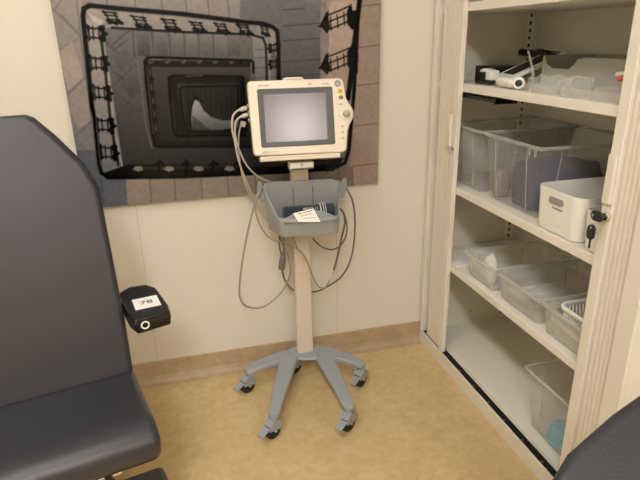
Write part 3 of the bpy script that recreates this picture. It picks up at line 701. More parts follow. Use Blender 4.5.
# locks
for root, yy, zz in ((sl_, 1.658, .846), (sr_, .943, .822)):
    MB().lathe((-.001, yy-1.33, zz), (-1, 0, 0), [(.0105, 0), (.0105, .003), (.008, .005), (.008, .009), (.002, .0095)], 24).build('lock', 'chrome', root, smooth=True, bevel=.0003)

# keys in the right-hand lock
kx, ky, kz = CX0-.0108, .943, .822
key = thing('key_ring', 'pair of black-headed keys hanging in the lock of the right shutter', 'keys', (kx, ky, kz))
def key_head(name, c, d, parent, L=.036, W=.023, T=.006):
    c, d = Vector(c), Vector(d).normalized(); x = Vector((1, 0, 0)); s = d.cross(x).normalized()
    pts = []
    for cc, a0 in ((c+d*(L-W/2), 0), (c+d*(W/2), PI)):
        for i in range(9):
            a = a0-PI/2+PI*i/8; pts.append(cc+d*math.cos(a)*W/2+s*math.sin(a)*W/2)
    return MB().prism([p-x*T/2 for p in pts], x*T).build(name, 'blackgl', parent, bevel=.0015)
MB().box(-.004, .0, -.0012, .0012, -.004, .004).build('key_blade', 'steel', key)
k1 = key_head('key_head', (-.008, -.007, 0), (0, 1, -.02), key)
MB().torus((-.008, .018, -.012), (.3, 1, 0), .009, .0007, 20, 6).build('split_ring', 'steel', key)
k2 = key_head('key_head', (-.010, .018, -.022), (0, .05, -1), key)
MB().box(-.0112, -.0088, .0155, .020, -.078, -.055).build('key_blade', 'blackpl', key)
for hd, c in ((k1, (-.0112, .021, 0)), (k2, (-.0132, .018, -.028))):
    MB().lathe(c, (-1, 0, 0), [(.0032, 0), (.0032, .0004)], 14).build('key_hole', 'steel', hd)

# ------------------------------------------------------------------ tubs on the shelves
def tub(name, label, x0, x1, y0, y1, z0, h, taper=.012, r=.018, body='frost', rim='frostrim', group=None, t=.0018, lip=.006, panel=True, cat='storage box'):
    cx, cy = (x0+x1)/2, (y0+y1)/2; L, W = (x1-x0)/2, (y1-y0)/2
    o = thing(name, label, cat, (cx, cy, z0+.0008), 0, group)
    rr = lambda g, z, rad=r: rrect(-L+g, L-g, -W+g, W-g, max(rad-max(g, 0)*.3, .004), z)
    rings = [rr(taper+.004, 0), rr(taper, .004), rr(taper*.5, h*.5), rr(0, h-.004), rr(t, h-.004), rr(taper*.5+t, h*.5), rr(taper+t, .006), rr(taper+t+.003, .004)]
    MB().loft(rings).build('tub_wall', body, o, smooth=True)
    MB().loft([rr(-lip, h-.010), rr(-lip-.0015, h-.002), rr(-lip, h), rr(0, h), rr(.0005, h-.003), rr(-lip+.0015, h-.003), rr(-lip+.0015, h-.010)], close=True).build('rim', rim, o, smooth=True)
    if panel:
        # raised corner posts with a recessed panel between, on the front and both ends
        def rib(p0, p1, wdt): MB().cyl(p0, p1, wdt, wdt, 8).build('rib', rim, o, smooth=True)
        for yy in (-W+taper+W*.32, W-taper-W*.32):
            rib((-L+taper-.0005, yy, .012), (-L+.001, yy*1.03, h-.02), .0016)
        MB().tube([(-L+taper*.9, -W+taper+W*.32, .014), (-L+taper*.9, 0, .016), (-L+taper*.9, W-taper-W*.32, .014)], .0014, 6, 2).build('rib', rim, o, smooth=True)
        for s in (-1, 1):
            for xx in (-L*.62, L*.62): rib((xx, s*(W-taper+.0005), .012), (xx, s*(W-.001), h-.02), .0016)
    return o

S2, S3, S1, S0, SF = .712, .4205, 1.056, .062, .062
TG = 'clear storage boxes'
ta = tub('storage_box', 'tall empty clear plastic box beside the large box holding dark blue cloth', .932, 1.285, 1.538, 1.788, S2, .207, .020, group=None)
tb = tub('storage_box', 'large clear plastic box full of dark blue cloth on the middle shelf', .932, 1.29, 1.242, 1.524, S2, .207, .020)
for yy in (-.126, -.098):
    MB().box(-.179-.0072, -.179-.0045, yy-.004, yy+.004, .180, .2).build('rim_clip', 'frostrim', tb)
def lump(name, m, c, size, seed, parent=None, amp=.25, flat=.5, sub=4, freq=3.0, sharp=False, power=.75, smooth=True):
    """crumpled soft body resting on its base"""
    bm = bmesh.new(); bmesh.ops.create_icosphere(bm, subdivisions=sub, radius=1)
    from mathutils import noise
    off = Vector((seed*7.3, seed*3.1, seed*1.7))
    for v in bm.verts:
        n = noise.noise(v.co*freq*.5+off)+.5*noise.noise(v.co*freq+off*2)+.25*noise.noise(v.co*freq*2.1+off)
        if sharp: n = abs(n)*1.6-.3
        p = v.co*(1+amp*n)
        q = Vector([math.copysign(abs(k)**power, k) for k in p])
        if q.z < -flat: q.z = -flat
        v.co = Vector((q.x*size[0]/2, q.y*size[1]/2, (q.z+flat)/(1+flat)*size[2]))
    me = bpy.data.meshes.new(name); bm.to_mesh(me); bm.free(); me.transform(Matrix.Translation(c))
    return link(name, me, m, parent, smooth=smooth)
def base_at(o, p):
    """moves the mesh so that its origin sits at p"""
    o.data.transform(Matrix.Translation(-Vector(p))); o.location = p; return o
c = (1.095, 1.368, S2+.007)
tag(base_at(lump('folded_cloth', 'blue', c, (.24, .175, .135), 2, amp=.26, freq=2.2, sharp=True, power=.55), c), 'dark blue cloth bundle inside the large clear box', 'cloth')
c = (.985, 1.486, S2+.007)
tag(base_at(lump('folded_cloth', 'greyin', c, (.05, .024, .085), 5, amp=.15), c), 'small grey cloth roll beside the dark blue cloth inside the large clear box', 'cloth')

def white_box(label, x0, x1, y0, y1, h, txt=True):
    cx, cy = (x0+x1)/2, (y0+y1)/2; L, W = (x1-x0)/2, (y1-y0)/2; r = .028
    o = thing('white_storage_box', label, 'storage box', (cx, cy, S2+.0008))
    rr = lambda g, z: rrect(-L+g, L-g, -W+g, W-g, r-g*.5, z, 7)
    MB().loft([rr(.010, 0), rr(.006, .004), rr(0, h), rr(.0025, h), rr(.0085, .006), rr(.012, .004)]).build('box_wall', 'white', o, smooth=True, bevel=.0008)
    return o, L, W
wb, L, W = white_box('opaque white box with an oval hand slot in front of the dark blue cloth', .916, 1.20, 1.052, 1.226, .116)
pts = [Vector((-L-.0002, .0095*math.cos(a)+.0+(.018 if math.cos(a) > 0 else -.018), .088+.0090*math.sin(a))) for a in [2*PI*i/24 for i in range(24)]]
MB().prism([p+Vector((.0018, 0, 0)) for p in pts], (-.0020, 0, 0)).build('hand_slot', 'tray', wb)
Mt = Matrix.Translation((-L+.0008, -.008, .070)) @ Matrix.Rotation(-PI/2, 4, 'Z') @ Matrix.Rotation(PI/2, 4, 'X')
text_mesh('lettering', 'SmartStore', .0085, Mt, 'ink', wb)
wd, L2, W2 = white_box('narrow white box behind the hanging keys', .914, 1.18, .885, 1.042, .100)
c = (1.02, 1.10, S2+.008)
tag(base_at(lump('wrapped_supply', 'bag', c, (.15, .10, .055), 9, amp=.3), c), 'pale wrapped supplies lying inside the white box with the hand slot', 'supplies')

# lower shelf
te = tub('storage_box', 'shallow clear box with a white tissue sticking up, left end of the lower shelf', .925, 1.20, 1.396, 1.568, S3, .088, .010, body='frostm')
tf = tub('storage_box', 'shallow clear box between the tissue box and the white basket', .927, 1.24, 1.165, 1.378, S3, .088, .010, body='frostm')
tg = tub('storage_box', 'shallow clear box holding a white slotted basket', .925, 1.22, .930, 1.150, S3, .092, .010, body='frostm')
# tissue
p = Vector((.968, 1.475, S3+.007))
tag(base_at(lump('tissue', 'tissue', p, (.036, .044, .098), 61, amp=.55, sub=2, freq=3.5, sharp=True, smooth=False), p), 'crumpled white tissue standing up out of the shallow box', 'tissue')
for k, (x, y, sx, sy, sz, mt_) in enumerate([(1.06, 1.46, .12, .06, .05, 'bag'), (1.05, 1.27, .17, .12, .05, 'bag')]):
    c = (x, y, S3+.007)
    tag(base_at(lump('wrapped_supply', mt_, c, (sx, sy, sz), 20+k, amp=.3), c), ['clear wrapped supplies beside the tissue in the shallow box', 'clear wrapped supplies in the shallow box between the tissue box and the basket'][k], 'supplies')
c = Vector((.972, 1.235, S3+.03))
o = MB().box(-.012, .012, -.03, .03, 0, .006, Matrix.Translation(c) @ Matrix.Rotation(.5, 4, 'Z') @ Matrix.Rotation(.4, 4, 'X')).build('small_tool', 'plugm', bevel=.001)
tag(base_at(o, c), 'small dark clip lying on wrapped supplies in the lower shelf box', 'clip')
# basket with slots
bk = thing('slotted_basket', 'small white slotted plastic basket inside the shallow clear box', 'basket', (1.07, 1.035, S3+.008))
rr = lambda g, z: rrect(-.115+g, .115-g, -.083+g, .083-g, .026-g*.5, z, 6)
MB().loft([rr(.012, 0), rr(.008, .024), rr(.010, .024), rr(.014, .003)]).build('basket_base', 'white', bk, smooth=True)
MB().loft([rr(-.003, .075), rr(-.006, .083), rr(-.003, .090), rr(.004, .088), rr(.003, .078)], close=True).build('rim', 'white', bk, smooth=True)
m = MB(); a, b2 = rr(.008, .024), rr(.001, .080)
for i in range(len(a)):
    j = (i+1) % len(a); dlen = (b2[j]-b2[i]).length; k = max(1, int(dlen/.011))
    for q in range(k):
        t = (q+.5)/k; pa, pb = a[i].lerp(a[j], t), b2[i].lerp(b2[j], t); m.cyl(pa, pb, .0022, .0022, 6)
m.build('basket_bars', 'white', bk, smooth=True)
# papers at the left end of lower shelf
for k, (x, y, a, dz) in enumerate([(1.04, 1.70, .04, 0), (1.03, 1.69, -.05, .0030)]):
    o = MB().box(-.115, .115, -.075, .075, 0, .0025).build('paper_sheet', 'paper'); o.location = (x, y, S3+.0006+dz); o.rotation_euler.z = a
    tag(o, ['lower paper sheaf lying flat left of the tissue box', 'upper paper sheaf lying flat left of the tissue box'][k], 'papers')
# box on the cabinet floor
tl = tub('storage_box', 'tall clear box standing on the cabinet floor with pale blue wrap inside', .943, 1.28, .930, 1.205, SF, .205, .022)
c = (1.015, 1.07, SF+.008)
tag(base_at(lump('blue_wrap', 'cyan', c, (.09, .10, .060), 31, amp=.35, sharp=True), c), 'pale blue wrap bundle inside the tall clear box on the cabinet floor', 'wrap')

# ------------------------------------------------------------------ things on the upper shelf
# black and white headset-like holder
o = thing('equipment_holder', 'white and black bracket at the left end of the upper shelf', 'bracket', (.972, 1.585, S1+.0005), .0)
MB().box(-.012, .012, .055, .075, 0, .055).build('end_plate', 'blackpl', o, bevel=.003)
MB().box(-.022, .018, -.035, .0545, .004, .012).build('base_plate', 'blackpl', o, bevel=.002)
MB().prism([(-.016, -.03, .013), (-.016, .05, .013), (-.016, .04, .044), (-.016, .02, .048), (-.016, -.03, .042)], (.03, 0, 0)).build('shell', 'white', o, bevel=.004)
MB().box(-.020, -.0165, .0, .048, .010, .038).build('face_plate', 'blackpl', o, bevel=.002)
# white tray with dark mat
o = thing('slanted_tray', 'white tray with a dark mat leaning against the pale grey bin', 'tray', (1.135, 1.610, S1+.047), 0)
Mx = Matrix.Rotation(.25, 4, 'X') @ Matrix.Rotation(-.32, 4, 'Y')
Mx = Matrix.Rotation(-.36, 4, 'Y') @ Matrix.Rotation(.05, 4, 'X')
MB().box(-.112, .112, -.045, .045, 0, .012, Mx).build('tray_body', 'white', o, bevel=.003)
MB().box(-.085, .095, -.026, .026, .0122, .014, Mx).build('dark_mat', 'blackpl', o)
o = MB().tube([(-.05, -.03, 0), (0, .0, .006), (.06, .02, 0), (.11, .07, .004)], .012, 8, 5).build('strap_bundle', 'blackpl', smooth=True)
o.location = (1.205, 1.675, S1+.084); o.rotation_euler.z = .9; o.scale = (1, 1, 1); tag(o, 'black strap lying over the top edge of the slanted tray', 'strap')
for k in range(1):
    o = thing('equipment_holder', 'black box-shaped device behind the white tube scope', 'device', (1.10, 1.735, S1+.0005), .0)
    MB().box(-.05, .05, -.04, .04, 0, .048).build('case', 'blackpl', o, bevel=.006)
    MB().box(-.054, -.0505, -.03, .03, .010, .038).build('front_plate', 'grey', o, bevel=.001)
# white tube scope
o = thing('handheld_scope', 'white tube-shaped scope with a round black lens lying on the upper shelf edge', 'scope', (.95, 1.43, S1+.0005), 0)
MB().tube([(-.002, .065, .0165), (-.006, .03, .017), (-.010, -.02, .0165)], lambda t: .0125+.002*math.sin(t*PI), 14, 5).build('grip', 'white', o, smooth=True)
MB().lathe((-.006, -.040, .0180), (-.60, -.80, .06), [(.013, -.014), (.0165, -.006), (.0165, .008), (.014, .010), (.0085, .010)], 28).build('head', 'white', o, smooth=True)
MB().lathe((-.006, -.040, .0180), (-.60, -.80, .06), [(.0095, .0098), (.0095, .0115), (.005, .0125), (.001, .0125)], 24).build('lens', 'blackgl', o, smooth=True)
o = MB().tube([at(533, 80, X=.96), at(532.5, 70, X=.975), at(530.5, 60, X=1.0), at(528, 51, X=1.03)], lambda t: .0045-.0015*t, 8, 5).build('plastic_tube', 'frostrim', smooth=True)
tag(base_at(o, at(533, 80, X=.96)), 'thin clear tube standing up from the bag heap on the upper shelf', 'tube')
# pale grey bin with a dipped front
o = thing('open_front_bin', 'pale grey bin with a dipped front edge at the back of the upper shelf', 'bin', (1.10, 1.33, S1+.0005))
def bw(pts, d, nm='bin_wall', **k): return MB().prism(pts, d).build(nm, 'bin', o, **k)
fr_pts = [(0, .185, 0), (0, -.30, 0), (0, -.30, .085)] + [(0, y, z) for y, z in ((-.02, .088), (.005, .086), (.025, .075), (.045, .060), (.062, .052), (.085, .050), (.150, .053), (.168, .064), (.178, .084))]
fr_pts = [(0, .18, 0), (0, -.32, 0), (0, -.32, .083), (0, .0, .083), (0, .025, .078), (0, .042, .062), (0, .06, .050), (0, .13, .050), (0, .158, .060), (0, .172, .085), (0, .18, .085)]
bw(fr_pts, (.004, 0, 0), 'front_wall', bevel=.001)
bw([(.185, .18, 0), (.185, -.32, 0), (.185, -.32, .085), (.185, .18, .085)], (.004, 0, 0), 'back_wall')
bw([(.0045, .176, 0), (.1845, .176, 0), (.1845, .176, .085), (.0045, .176, .085)], (0, .004, 0), 'end_wall')
bw([(.0045, -.32, 0), (.1845, -.32, 0), (.1845, -.32, .085), (.0045, -.32, .085)], (0, .004, 0), 'end_wall')
MB().box(.0045, .1845, -.3155, .1755, 0, .003).build('bin_floor', 'bin', o)
hs = at(563, 62.5, X=1.2835)-Vector((1.10, 1.33, S1+.0005)); MB().box(.1842, .1849, hs.y-.042, hs.y+.042, hs.z-.009, hs.z+.009).build('hand_slot', 'ink', o)
# plastic bags
def bag(lbl, c, size, seed, rz=0, **k):
    o = lump('plastic_bag', 'bag', (0, 0, 0), size, seed, **k); o.location = (c[0], c[1], S1+.0006); o.rotation_euler.z = rz
    return tag(o, lbl, 'plastic bag', None)
bag('lumpy clear plastic bag right of the white scope', (.965, 1.285), (.070, .115, .042), 41, amp=.4, sharp=True, freq=2.6)
bag('knotted clear plastic bag in the middle of the upper shelf', (.952, 1.165), (.06, .075, .048), 44, amp=.5, sharp=True, freq=3.2)
bag('flat clear plastic pouch at the right end of the upper shelf', (.970, 1.045), (.10, .130, .030), 47, amp=.18, freq=3)
o = MB().lathe((0, 0, 0), (.2, -1, .1), [(.004, 0), (.006, .004), (.006, .05), (.003, .056)], 14).build('white_tube', 'white', smooth=True); o.location = (1.03, 1.13, S1+.052)
tag(o, 'white round tube lying on the plastic pouch', 'tube')
o = MB().lathe((0, 0, 0), (.2, -1, .1), [(.004, 0), (.0065, .003), (.0065, .014), (.003, .018)], 14).build('red_cap', 'red', smooth=True); o.location = (.995, 1.085, S1+.046)
tag(o, 'small orange-red cap on the plastic pouch', 'cap')
# white basket on the top visible shelf
o = thing('vented_basket', 'white vented basket on the highest shelf in view', 'basket', (.98, 1.46, 1.2985))
tb_ = MB().loft([rrect(-.055+g, .12-g, -.12+g, .14-g, .012, z, 4) for g, z in ((.006, 0), (.004, .004), (0, .075), (.003, .075), (.006, .006), (.008, .003))]).build('basket_wall', 'white', o, smooth=True, bevel=.0005)
m = MB()
for k in range(12): m.box(-.0535, -.0505, .12-.02*k, .128-.02*k, .012, .022)
m.build('vent', 'ink', o)
# ------------------------------------------------------------------ the roll stand
PXc, PYc = .3825, 1.748
stand = thing('roll_stand', 'grey five-legged roll stand with a flat beige pole and a grey basket', 'medical stand', (PXc, PYc, 0))
def L_(p): return Vector(p)-Vector((PXc, PYc, 0))
MB().prism([L_((x, y, .0895)) for x, y in ((.285, 1.716), (.310, 1.696), (.345, 1.698), (.405, 1.680), (.440, 1.672), (.470, 1.690), (.468, 1.735), (.440, 1.775), (.405, 1.790), (.350, 1.790), (.300, 1.760))], (0, 0, .012)).build('hub', 'grey', stand, bevel=.006, seg=3)
hub = Vector((.380, 1.735, .094))
ends = [((.161, 1.698, .078), (.318, 1.735, .090)), ((.206, 1.434, .078), (.315, 1.715, .092)), ((.447, 1.400, .078), (.440, 1.700, .092)), ((.566, 1.620, .078), (.445, 1.718, .090)), ((.352, 1.770, .078), (.372, 1.745, .090))]
tips = []
for e, st in ends:
    e, st = Vector(e), Vector(st); d = (e-st); d.z = 0; ln = d.length; d.normalize(); s = d.cross(Vector((0, 0, 1)))
    long = ln > .1; w0, w1 = (.034, .019) if long else (.024, .019); n = 8; rings = []
    for i in range(n+1):
        t = i/n; p = st.lerp(e, t); p.z = .0965-.0115*t+.005*math.sin(t*PI); w_ = w0+(w1-w0)*t; th = .022-.004*t
        k = 5; ring = []
        prof = [(-1, -.5), (-1, .2), (-.84, .5), (.84, .5), (1, .2), (1, -.5)]
        for a, b_ in prof: ring.append(L_(p)+s*a*w_+Vector((0, 0, b_*th)))
        rings.append(ring)
    # rounded tip
    for q, f in ((.008, .82), (.013, .45)):
        p = e+d*q; p.z = .084; ring = [L_(p)+s*a*w1*f+Vector((0, 0, b_*.018*(1-.15*(1-f)))) for a, b_ in prof]; rings.append(ring)
    MB().loft(rings).build('leg', 'grey', stand, smooth=True, bevel=.002, angle=30)
    tips.append((e, d))
cast_dir = [(-.82, -.57, 0), (-.80, -.60, 0), (-.76, -.65, 0), (-.74, -.67, 0), (-.8, -.6, 0)]
for (e, d), f in zip(tips, cast_dir):
    f = Vector(f).normalized(); a = f.cross(Vector((0, 0, 1))); c = L_(e); c.z = 0
    off = f*.010
    wc = c+off+Vector((0, 0, .0302))
    m = MB(); m.cyl(c+Vector((0, 0, .060)), c+Vector((0, 0, .077)), .0115, .0115, 18)
    # hood over the wheel, open below
    for sg in (-1, 1):
        pts = []
        for i in range(13):
            t = math.radians(15+175*i/12); pts.append(wc+f*math.cos(t)*.029+Vector((0, 0, math.sin(t)*.034+.002))+a*sg*.0135)
        m.prism(pts, a*sg*.0035)
    arc = []
    for i in range(9):
        t = math.radians(40+130*i/8); arc.append((math.cos(t), math.sin(t)))
    for (c0, s0), (c1, s1) in zip(arc[:-1], arc[1:]):
        P = []
        for rad in (.024, .029):
            pass
        q = [wc+f*c0*.0285+Vector((0, 0, s0*.0325+.002)), wc+f*c1*.0285+Vector((0, 0, s1*.0325+.002)), wc+f*c1*.031+Vector((0, 0, s1*.036+.002)), wc+f*c0*.031+Vector((0, 0, s0*.036+.002))]
        m.prism([x-a*.017 for x in q], a*.034)
    cs = m.build('castor', 'grey', stand, bevel=.0008)
    m = MB(); m.lathe(wc, a, [(.014, -.0125), (.026, -.0125), (.030, -.008), (.030, .008), (.026, .0125), (.014, .0125)], 28); m.build('wheel', 'rubber', cs, smooth=True)
    MB().cyl(wc-a*.0180, wc+a*.0180, .005, .005, 12).build('axle', 'steel', cs, smooth=True)
    tl0 = wc+f*.024+Vector((0, 0, .020))
    P = []
    for dz in (-.0025, .0025):
        for (u_, v_) in ((0, -.014), (.034, -.012), (.034, .012), (0, .014)): P.append(tl0+f*u_+a*v_+Vector((0, 0, dz-.35*u_)))
    MB().quadbox(P).build('brake_pedal', 'grey', cs, bevel=.0012)
# pole
m = MB()
rings = []
for z in (.094, .15, .5, .80, .835):
    g = .0295 if z > .3 else .0305
    rings.append(rrect(-g, g, -.018, .018, .008, z, 4))
m.loft(rings).build('pole', 'pole', stand, smooth=True, bevel=.001)
MB().box(-.0035, .0035, -.0192, -.0181, .16, .55).build('cable_channel', 'pole', stand)
# mount head
MB().box(-.018, .018, -.075, .012, .828, .846).build('mount_arm', 'tray', stand, bevel=.003)
MB().box(-.040, .040, -.030, -.0185, .800, .845).build('mount_plate', 'tray', stand, bevel=.003)
mc = L_(at(301.5, 165.5, Y=1.635)); hw = .038
mt = MB().box(mc.x-hw, mc.x+hw, mc.y-.008, mc.y+.03, mc.z-.011, mc.z+.011).build('mount_clamp', 'white', stand, bevel=.004, seg=3)
MB().box(mc.x-hw+.004, mc.x+hw-.004, mc.y-.0095, mc.y-.0081, mc.z-.0095, mc.z-.006).build('release_bar', 'bezel', mt)
MB().torus((mc.x, mc.y-.0083, mc.z+.003), (0, -1, 0), .0035, .0007, 16, 6).build('release_mark', 'ink', mt)
# basket: high back, low dipped front
BX, BYb, BYf = .386, 1.724, 1.612
def bx(u, wv): return u*wv
def wall_ring(outer):
    """plan outline from the back-left round the front to back-right, as (x, y, rim z, floor z)"""
    o = 0 if outer else .0035
    pts = []
    yb = BYb-o; W0, W1 = .127-o, .106-o
    n = 14
    pts.append((-W0+.030, yb, 1)); pts.append((-W0+.009, yb-.003, .965)); pts.append((-W0, yb-.014, .88))
    for i in range(1, 6): t = i/6; pts.append((-(W0+(W1-W0)*t), yb-.014+(BYf+.03+.014-yb)*t, .88-.49*t**.9))
    for i in range(5): a = PI+PI/2*i/4; pts.append((-W1+.022+.022*math.cos(a), BYf+.022+o+.022*math.sin(a), .37-.02*i/4))
    for i in range(1, 10): t = i/10; pts.append((-W1+.022+(2*W1-.044)*t, BYf+o-.006*math.sin(PI*t), .35+.17*math.sin(PI*t)))
    left = pts[:13]
    right = [(-x, y, h) for x, y, h in left[::-1]]
    return pts + right
out, inn = wall_ring(True), wall_ring(False)
ZF, ZT = .607, .758
def zt(h): return ZF+.005+(ZT-ZF)*h
def tw(x, y, z):  # walls lean slightly outwards with height, turned a little towards the room
    k = 1+.10*(z-ZF)/(ZT-ZF)-.06; return Vector((BX+x*k-.02*(BYb-y), y-.04*x, z+.0-.03*x))-Vector((PXc, PYc, 0))
R0 = [tw(x, y, ZF-.0+.0) for x, y, h in out]; R1 = [tw(x, y, (ZF+zt(h))/2) for x, y, h in out]; R2 = [tw(x, y, zt(h)) for x, y, h in out]
R3 = [tw(x, y, zt(h)) for x, y, h in inn]; R4 = [tw(x, y, (ZF+zt(h))/2) for x, y, h in inn]; R5 = [tw(x, y, ZF+.004) for x, y, h in inn]
bsk = MB().loft([R0, R1, R2, R3, R4, R5]).build('basket', 'tray', stand, smooth=True)
ws = bsk.modifiers.new('bevel', 'BEVEL'); ws.width = .0012; ws.segments = 2; ws.limit_method = 'ANGLE'; ws.angle_limit = math.radians(50)
m = MB(); rimP = [(p+q)/2+Vector((0, 0, .001)) for p, q in zip(R2, R3)]; rimP = rimP[1:-1]
m.tube(rimP, .0030, 8, 2).build('basket_rim', 'grey', bsk, smooth=True)
# folded front lip
lip = []
for i in range(11):
    t = i/10; x = -.088+.176*t; lip.append(tw(x, BYf-.004-.006*math.sin(PI*t), zt(.34)-.002))
MB().tube(lip, .0075, 10, 2).build('front_lip', 'grey', bsk, smooth=True)
# cable hooks at the back corners
for sx in (-1, 1):
    cx = .134*sx
    pts = [(cx-.006*sx, .705), (cx+.004*sx, .708), (cx+.013*sx, .730), (cx+.014*sx, .752), (cx+.009*sx, .772), (cx+.001*sx, .778), (cx-.006*sx, .768), (cx-.009*sx, .74)]
    MB().prism([tw(x, BYb-.006, z) for x, z in [(x, z-.008) for x, z in pts]], (0, -.010, 0)).build('cable_hook', 'tray', bsk, bevel=.003, seg=3)
for x in (-.035, .040):
    MB().box(-.0008, .0008, -.001, .001, -.06, .06, Matrix.Translation(tw(x*.9, BYb-.0048, .685))).build('back_seam', 'bezel', bsk)

# ------------------------------------------------------------------ the monitor
MO = Vector((.35927, 1.62, .98211)); my, mtl = math.radians(-5), math.radians(13)
mon = thing('patient_monitor', 'cream patient monitor with a grey-framed screen and round knob on the stand', 'monitor', MO)
mon.rotation_euler = (0, 0, my)
TM = Matrix.Rotation(-mtl, 4, 'X')   # local a = x, b = z, front = -y
def mp(a, b, y=0): return TM @ Vector((a, y, b))
def mprism(name, m, pts, y0, y1, parent=mon, **k):
    return MB().prism([mp(a, b, y0) for a, b in pts], mp(0, 0, y1)-mp(0, 0, y0)).build(name, m, parent, **k)
def mbox(name, m, a0, a1, b0, b1, y0, y1, parent=mon, **k): return mprism(name, m, [(a0, b0), (a1, b0), (a1, b1), (a0, b1)], y0, y1, parent, **k)
body = [(-.1458, .100), (-.143, .107), (-.136, .1107), (.128, .1112), (.138, .108), (.1425, .101), (.1462, .078), (.1490, .055), (.155, .040), (.1645, .0255), (.1700, .013), (.1706, .003), (.168, -.009), (.161, -.020), (.1545, -.030), (.1500, -.042), (.1455, -.0735), (.1435, -.097), (.139, -.1055), (.131, -.1095), (-.130, -.1078), (-.1375, -.105), (-.141, -.097)]
mprism('housing', 'monitor', body, 0, .045, bevel=.005, seg=3, angle=50)
mbox('rear_case', 'monitor', -.120, .120, -.090, .098, .0455, .105, bevel=.012, seg=3)
mbox('base_lip', 'monitor', -.1225, .1225, -.1245, -.1099, .002, .09, bevel=.003)
MB().tube([mp(-.112, -.1195, .0015), mp(-.105, -.1155, .0015), mp(0, -.1155, .0015), mp(.100, -.1160, .0015), mp(.107, -.120, .0015)], .0008, 6, 3).build('lip_groove', 'knob', mon)
MB().tube([mp(-.035, .110, .022), mp(-.030, .1165, .022), mp(.0, .1172, .022), (mp(.018, .1165, .022)), mp(.023, .110, .022)], .0045, 8, 4).build('carry_handle', 'monitor', mon, smooth=True)
# bezel as a sloping frame down to the screen
bo = [(-.1185, .0866), (.1080, .0866), (.1080, -.0842), (-.1165, -.0842)]; so = [(-.1000, .0705), (.0865, .0700), (.0850, -.0690), (-.1010, -.0690)]
def rpoly(P, r, n=4):
    out = []; k = len(P)
    for i in range(k):
        p = Vector(P[i]); a = (Vector(P[i-1])-p).normalized(); b_ = (Vector(P[(i+1) % k])-p).normalized()
        for j in range(n+1):
            t = j/n; q = (p+a*r*(1-t)).lerp(p+b_*r*t, t) if 0 else p+a*r*(1-t)**2+b_*r*t**2; out.append((q.x, q.y))
    return out
bo, so = rpoly(bo, .006), rpoly(so, .0015)
m = MB(); m.loft([[mp(a, b, .002) for a, b in bo], [mp(a, b, -.0006) for a, b in bo], [mp(a*.985, b*.98, -.0012) for a, b in bo], [mp(a, b, -.0002) for a, b in so], [mp(a, b, .002) for a, b in so]], close=True)
m.build('screen_bezel', 'bezel', mon)
mprism('screen', 'screen', so, -.0003, .0018)
# knob
MB().lathe(mp(.1462, .0065, 0), TM @ Vector((0, -1, 0)), [(.0215, -.001), (.0205, .0012), (.0165, .0015)], 32).build('knob_ring', 'monitor', mon, smooth=True)
MB().lathe(mp(.1462, .0055, 0), TM @ Vector((0, -1, 0)), [(.0105, .001), (.0110, .008), (.0095, .012), (.004, .0125)], 32).build('knob', 'knob', mon, smooth=True)
# emblem: navy ring with a looping script mark
e = MB().torus(mp(.1245, .0953, -.0004), TM @ Vector((0, -1, 0)), .0078, .0014, 28, 6).build('emblem', 'navy', mon, smooth=True)
MB().tube([mp(.1200, .0975, -.0006), mp(.1215, .0990, -.0006), mp(.1232, .0975, -.0006), mp(.1210, .0940, -.0006), mp(.1215, .0925, -.0006), mp(.1240, .0945, -.0006), mp(.1262, .0985, -.0006), mp(.1275, .0970, -.0006), mp(.1262, .0950, -.0006), mp(.1282, .0935, -.0006), mp(.1270, .0915, -.0006)], .0007, 6, 4).build('emblem_script', 'navy', e)
mbox('yellow_sticker', 'yellow', .1235, .1392, .0648, .0788, -.0006, 0)
mbox('sticker_mark', 'greystk', .1280, .1340, .0690, .0745, -.0009, -.0006, parent=mon)
mbox('grey_sticker', 'greystk', .1265, .1388, .0487, .0595, -.0006, 0)
def mtext(s, a, b, size, m='ink', al='CENTER'):
    text_mesh('lettering', s, size, Matrix.Translation(mp(a, b, -.0003)) @ TM @ Matrix.Rotation(PI/2, 4, 'X'), m, mon, .0001, al)
mtext('DINAMAP', -.114, .0958, .0072, al='LEFT')
mtext('B20', .0405, .0965, .0072)
mtext('GE Med', .0865, .0960, .0060)
mtext('B20 X2', -.114, -.0982, .0072, al='LEFT')
for a in (-.0870, -.0790, -.0710): mbox('indicator', 'ink', a-.0009, a+.0009, -.0990, -.0965, -.0004, 0)
for a in (.034, .0405, .047): mbox('indicator', 'ink', a-.001, a+.001, .1030, .1042, -.0004, 0)
for b_ in (-.0317, -.0494, -.0672):
    mbox('key_dot', 'ink', .1182, .1203, b_-.001, b_+.001, -.0004, 0)
    mbox('key_label', 'knob', .1282, .1372, b_-.0032, b_+.0028, -.0005, 0)
mbox('key_label', 'knob', .124, .138, .032, .036, -.0004, 0)
mbox('key_dot', 'ink', .1170, .1190, .070, .0725, -.0004, 0); mbox('key_dot', 'ink', .1178, .1198, .052, .0545, -.0004, 0); mbox('key_dot', 'ink', .1185, .1205, .035, .0372, -.0004, 0)
# sockets on the left side
for b_ in (.042, .022, .0):
    MB().cyl(mp(-.1440, b_, .022), mp(-.1490, b_, .022), .0065, .0065, 16).build('socket', 'grey', mon, smooth=True)

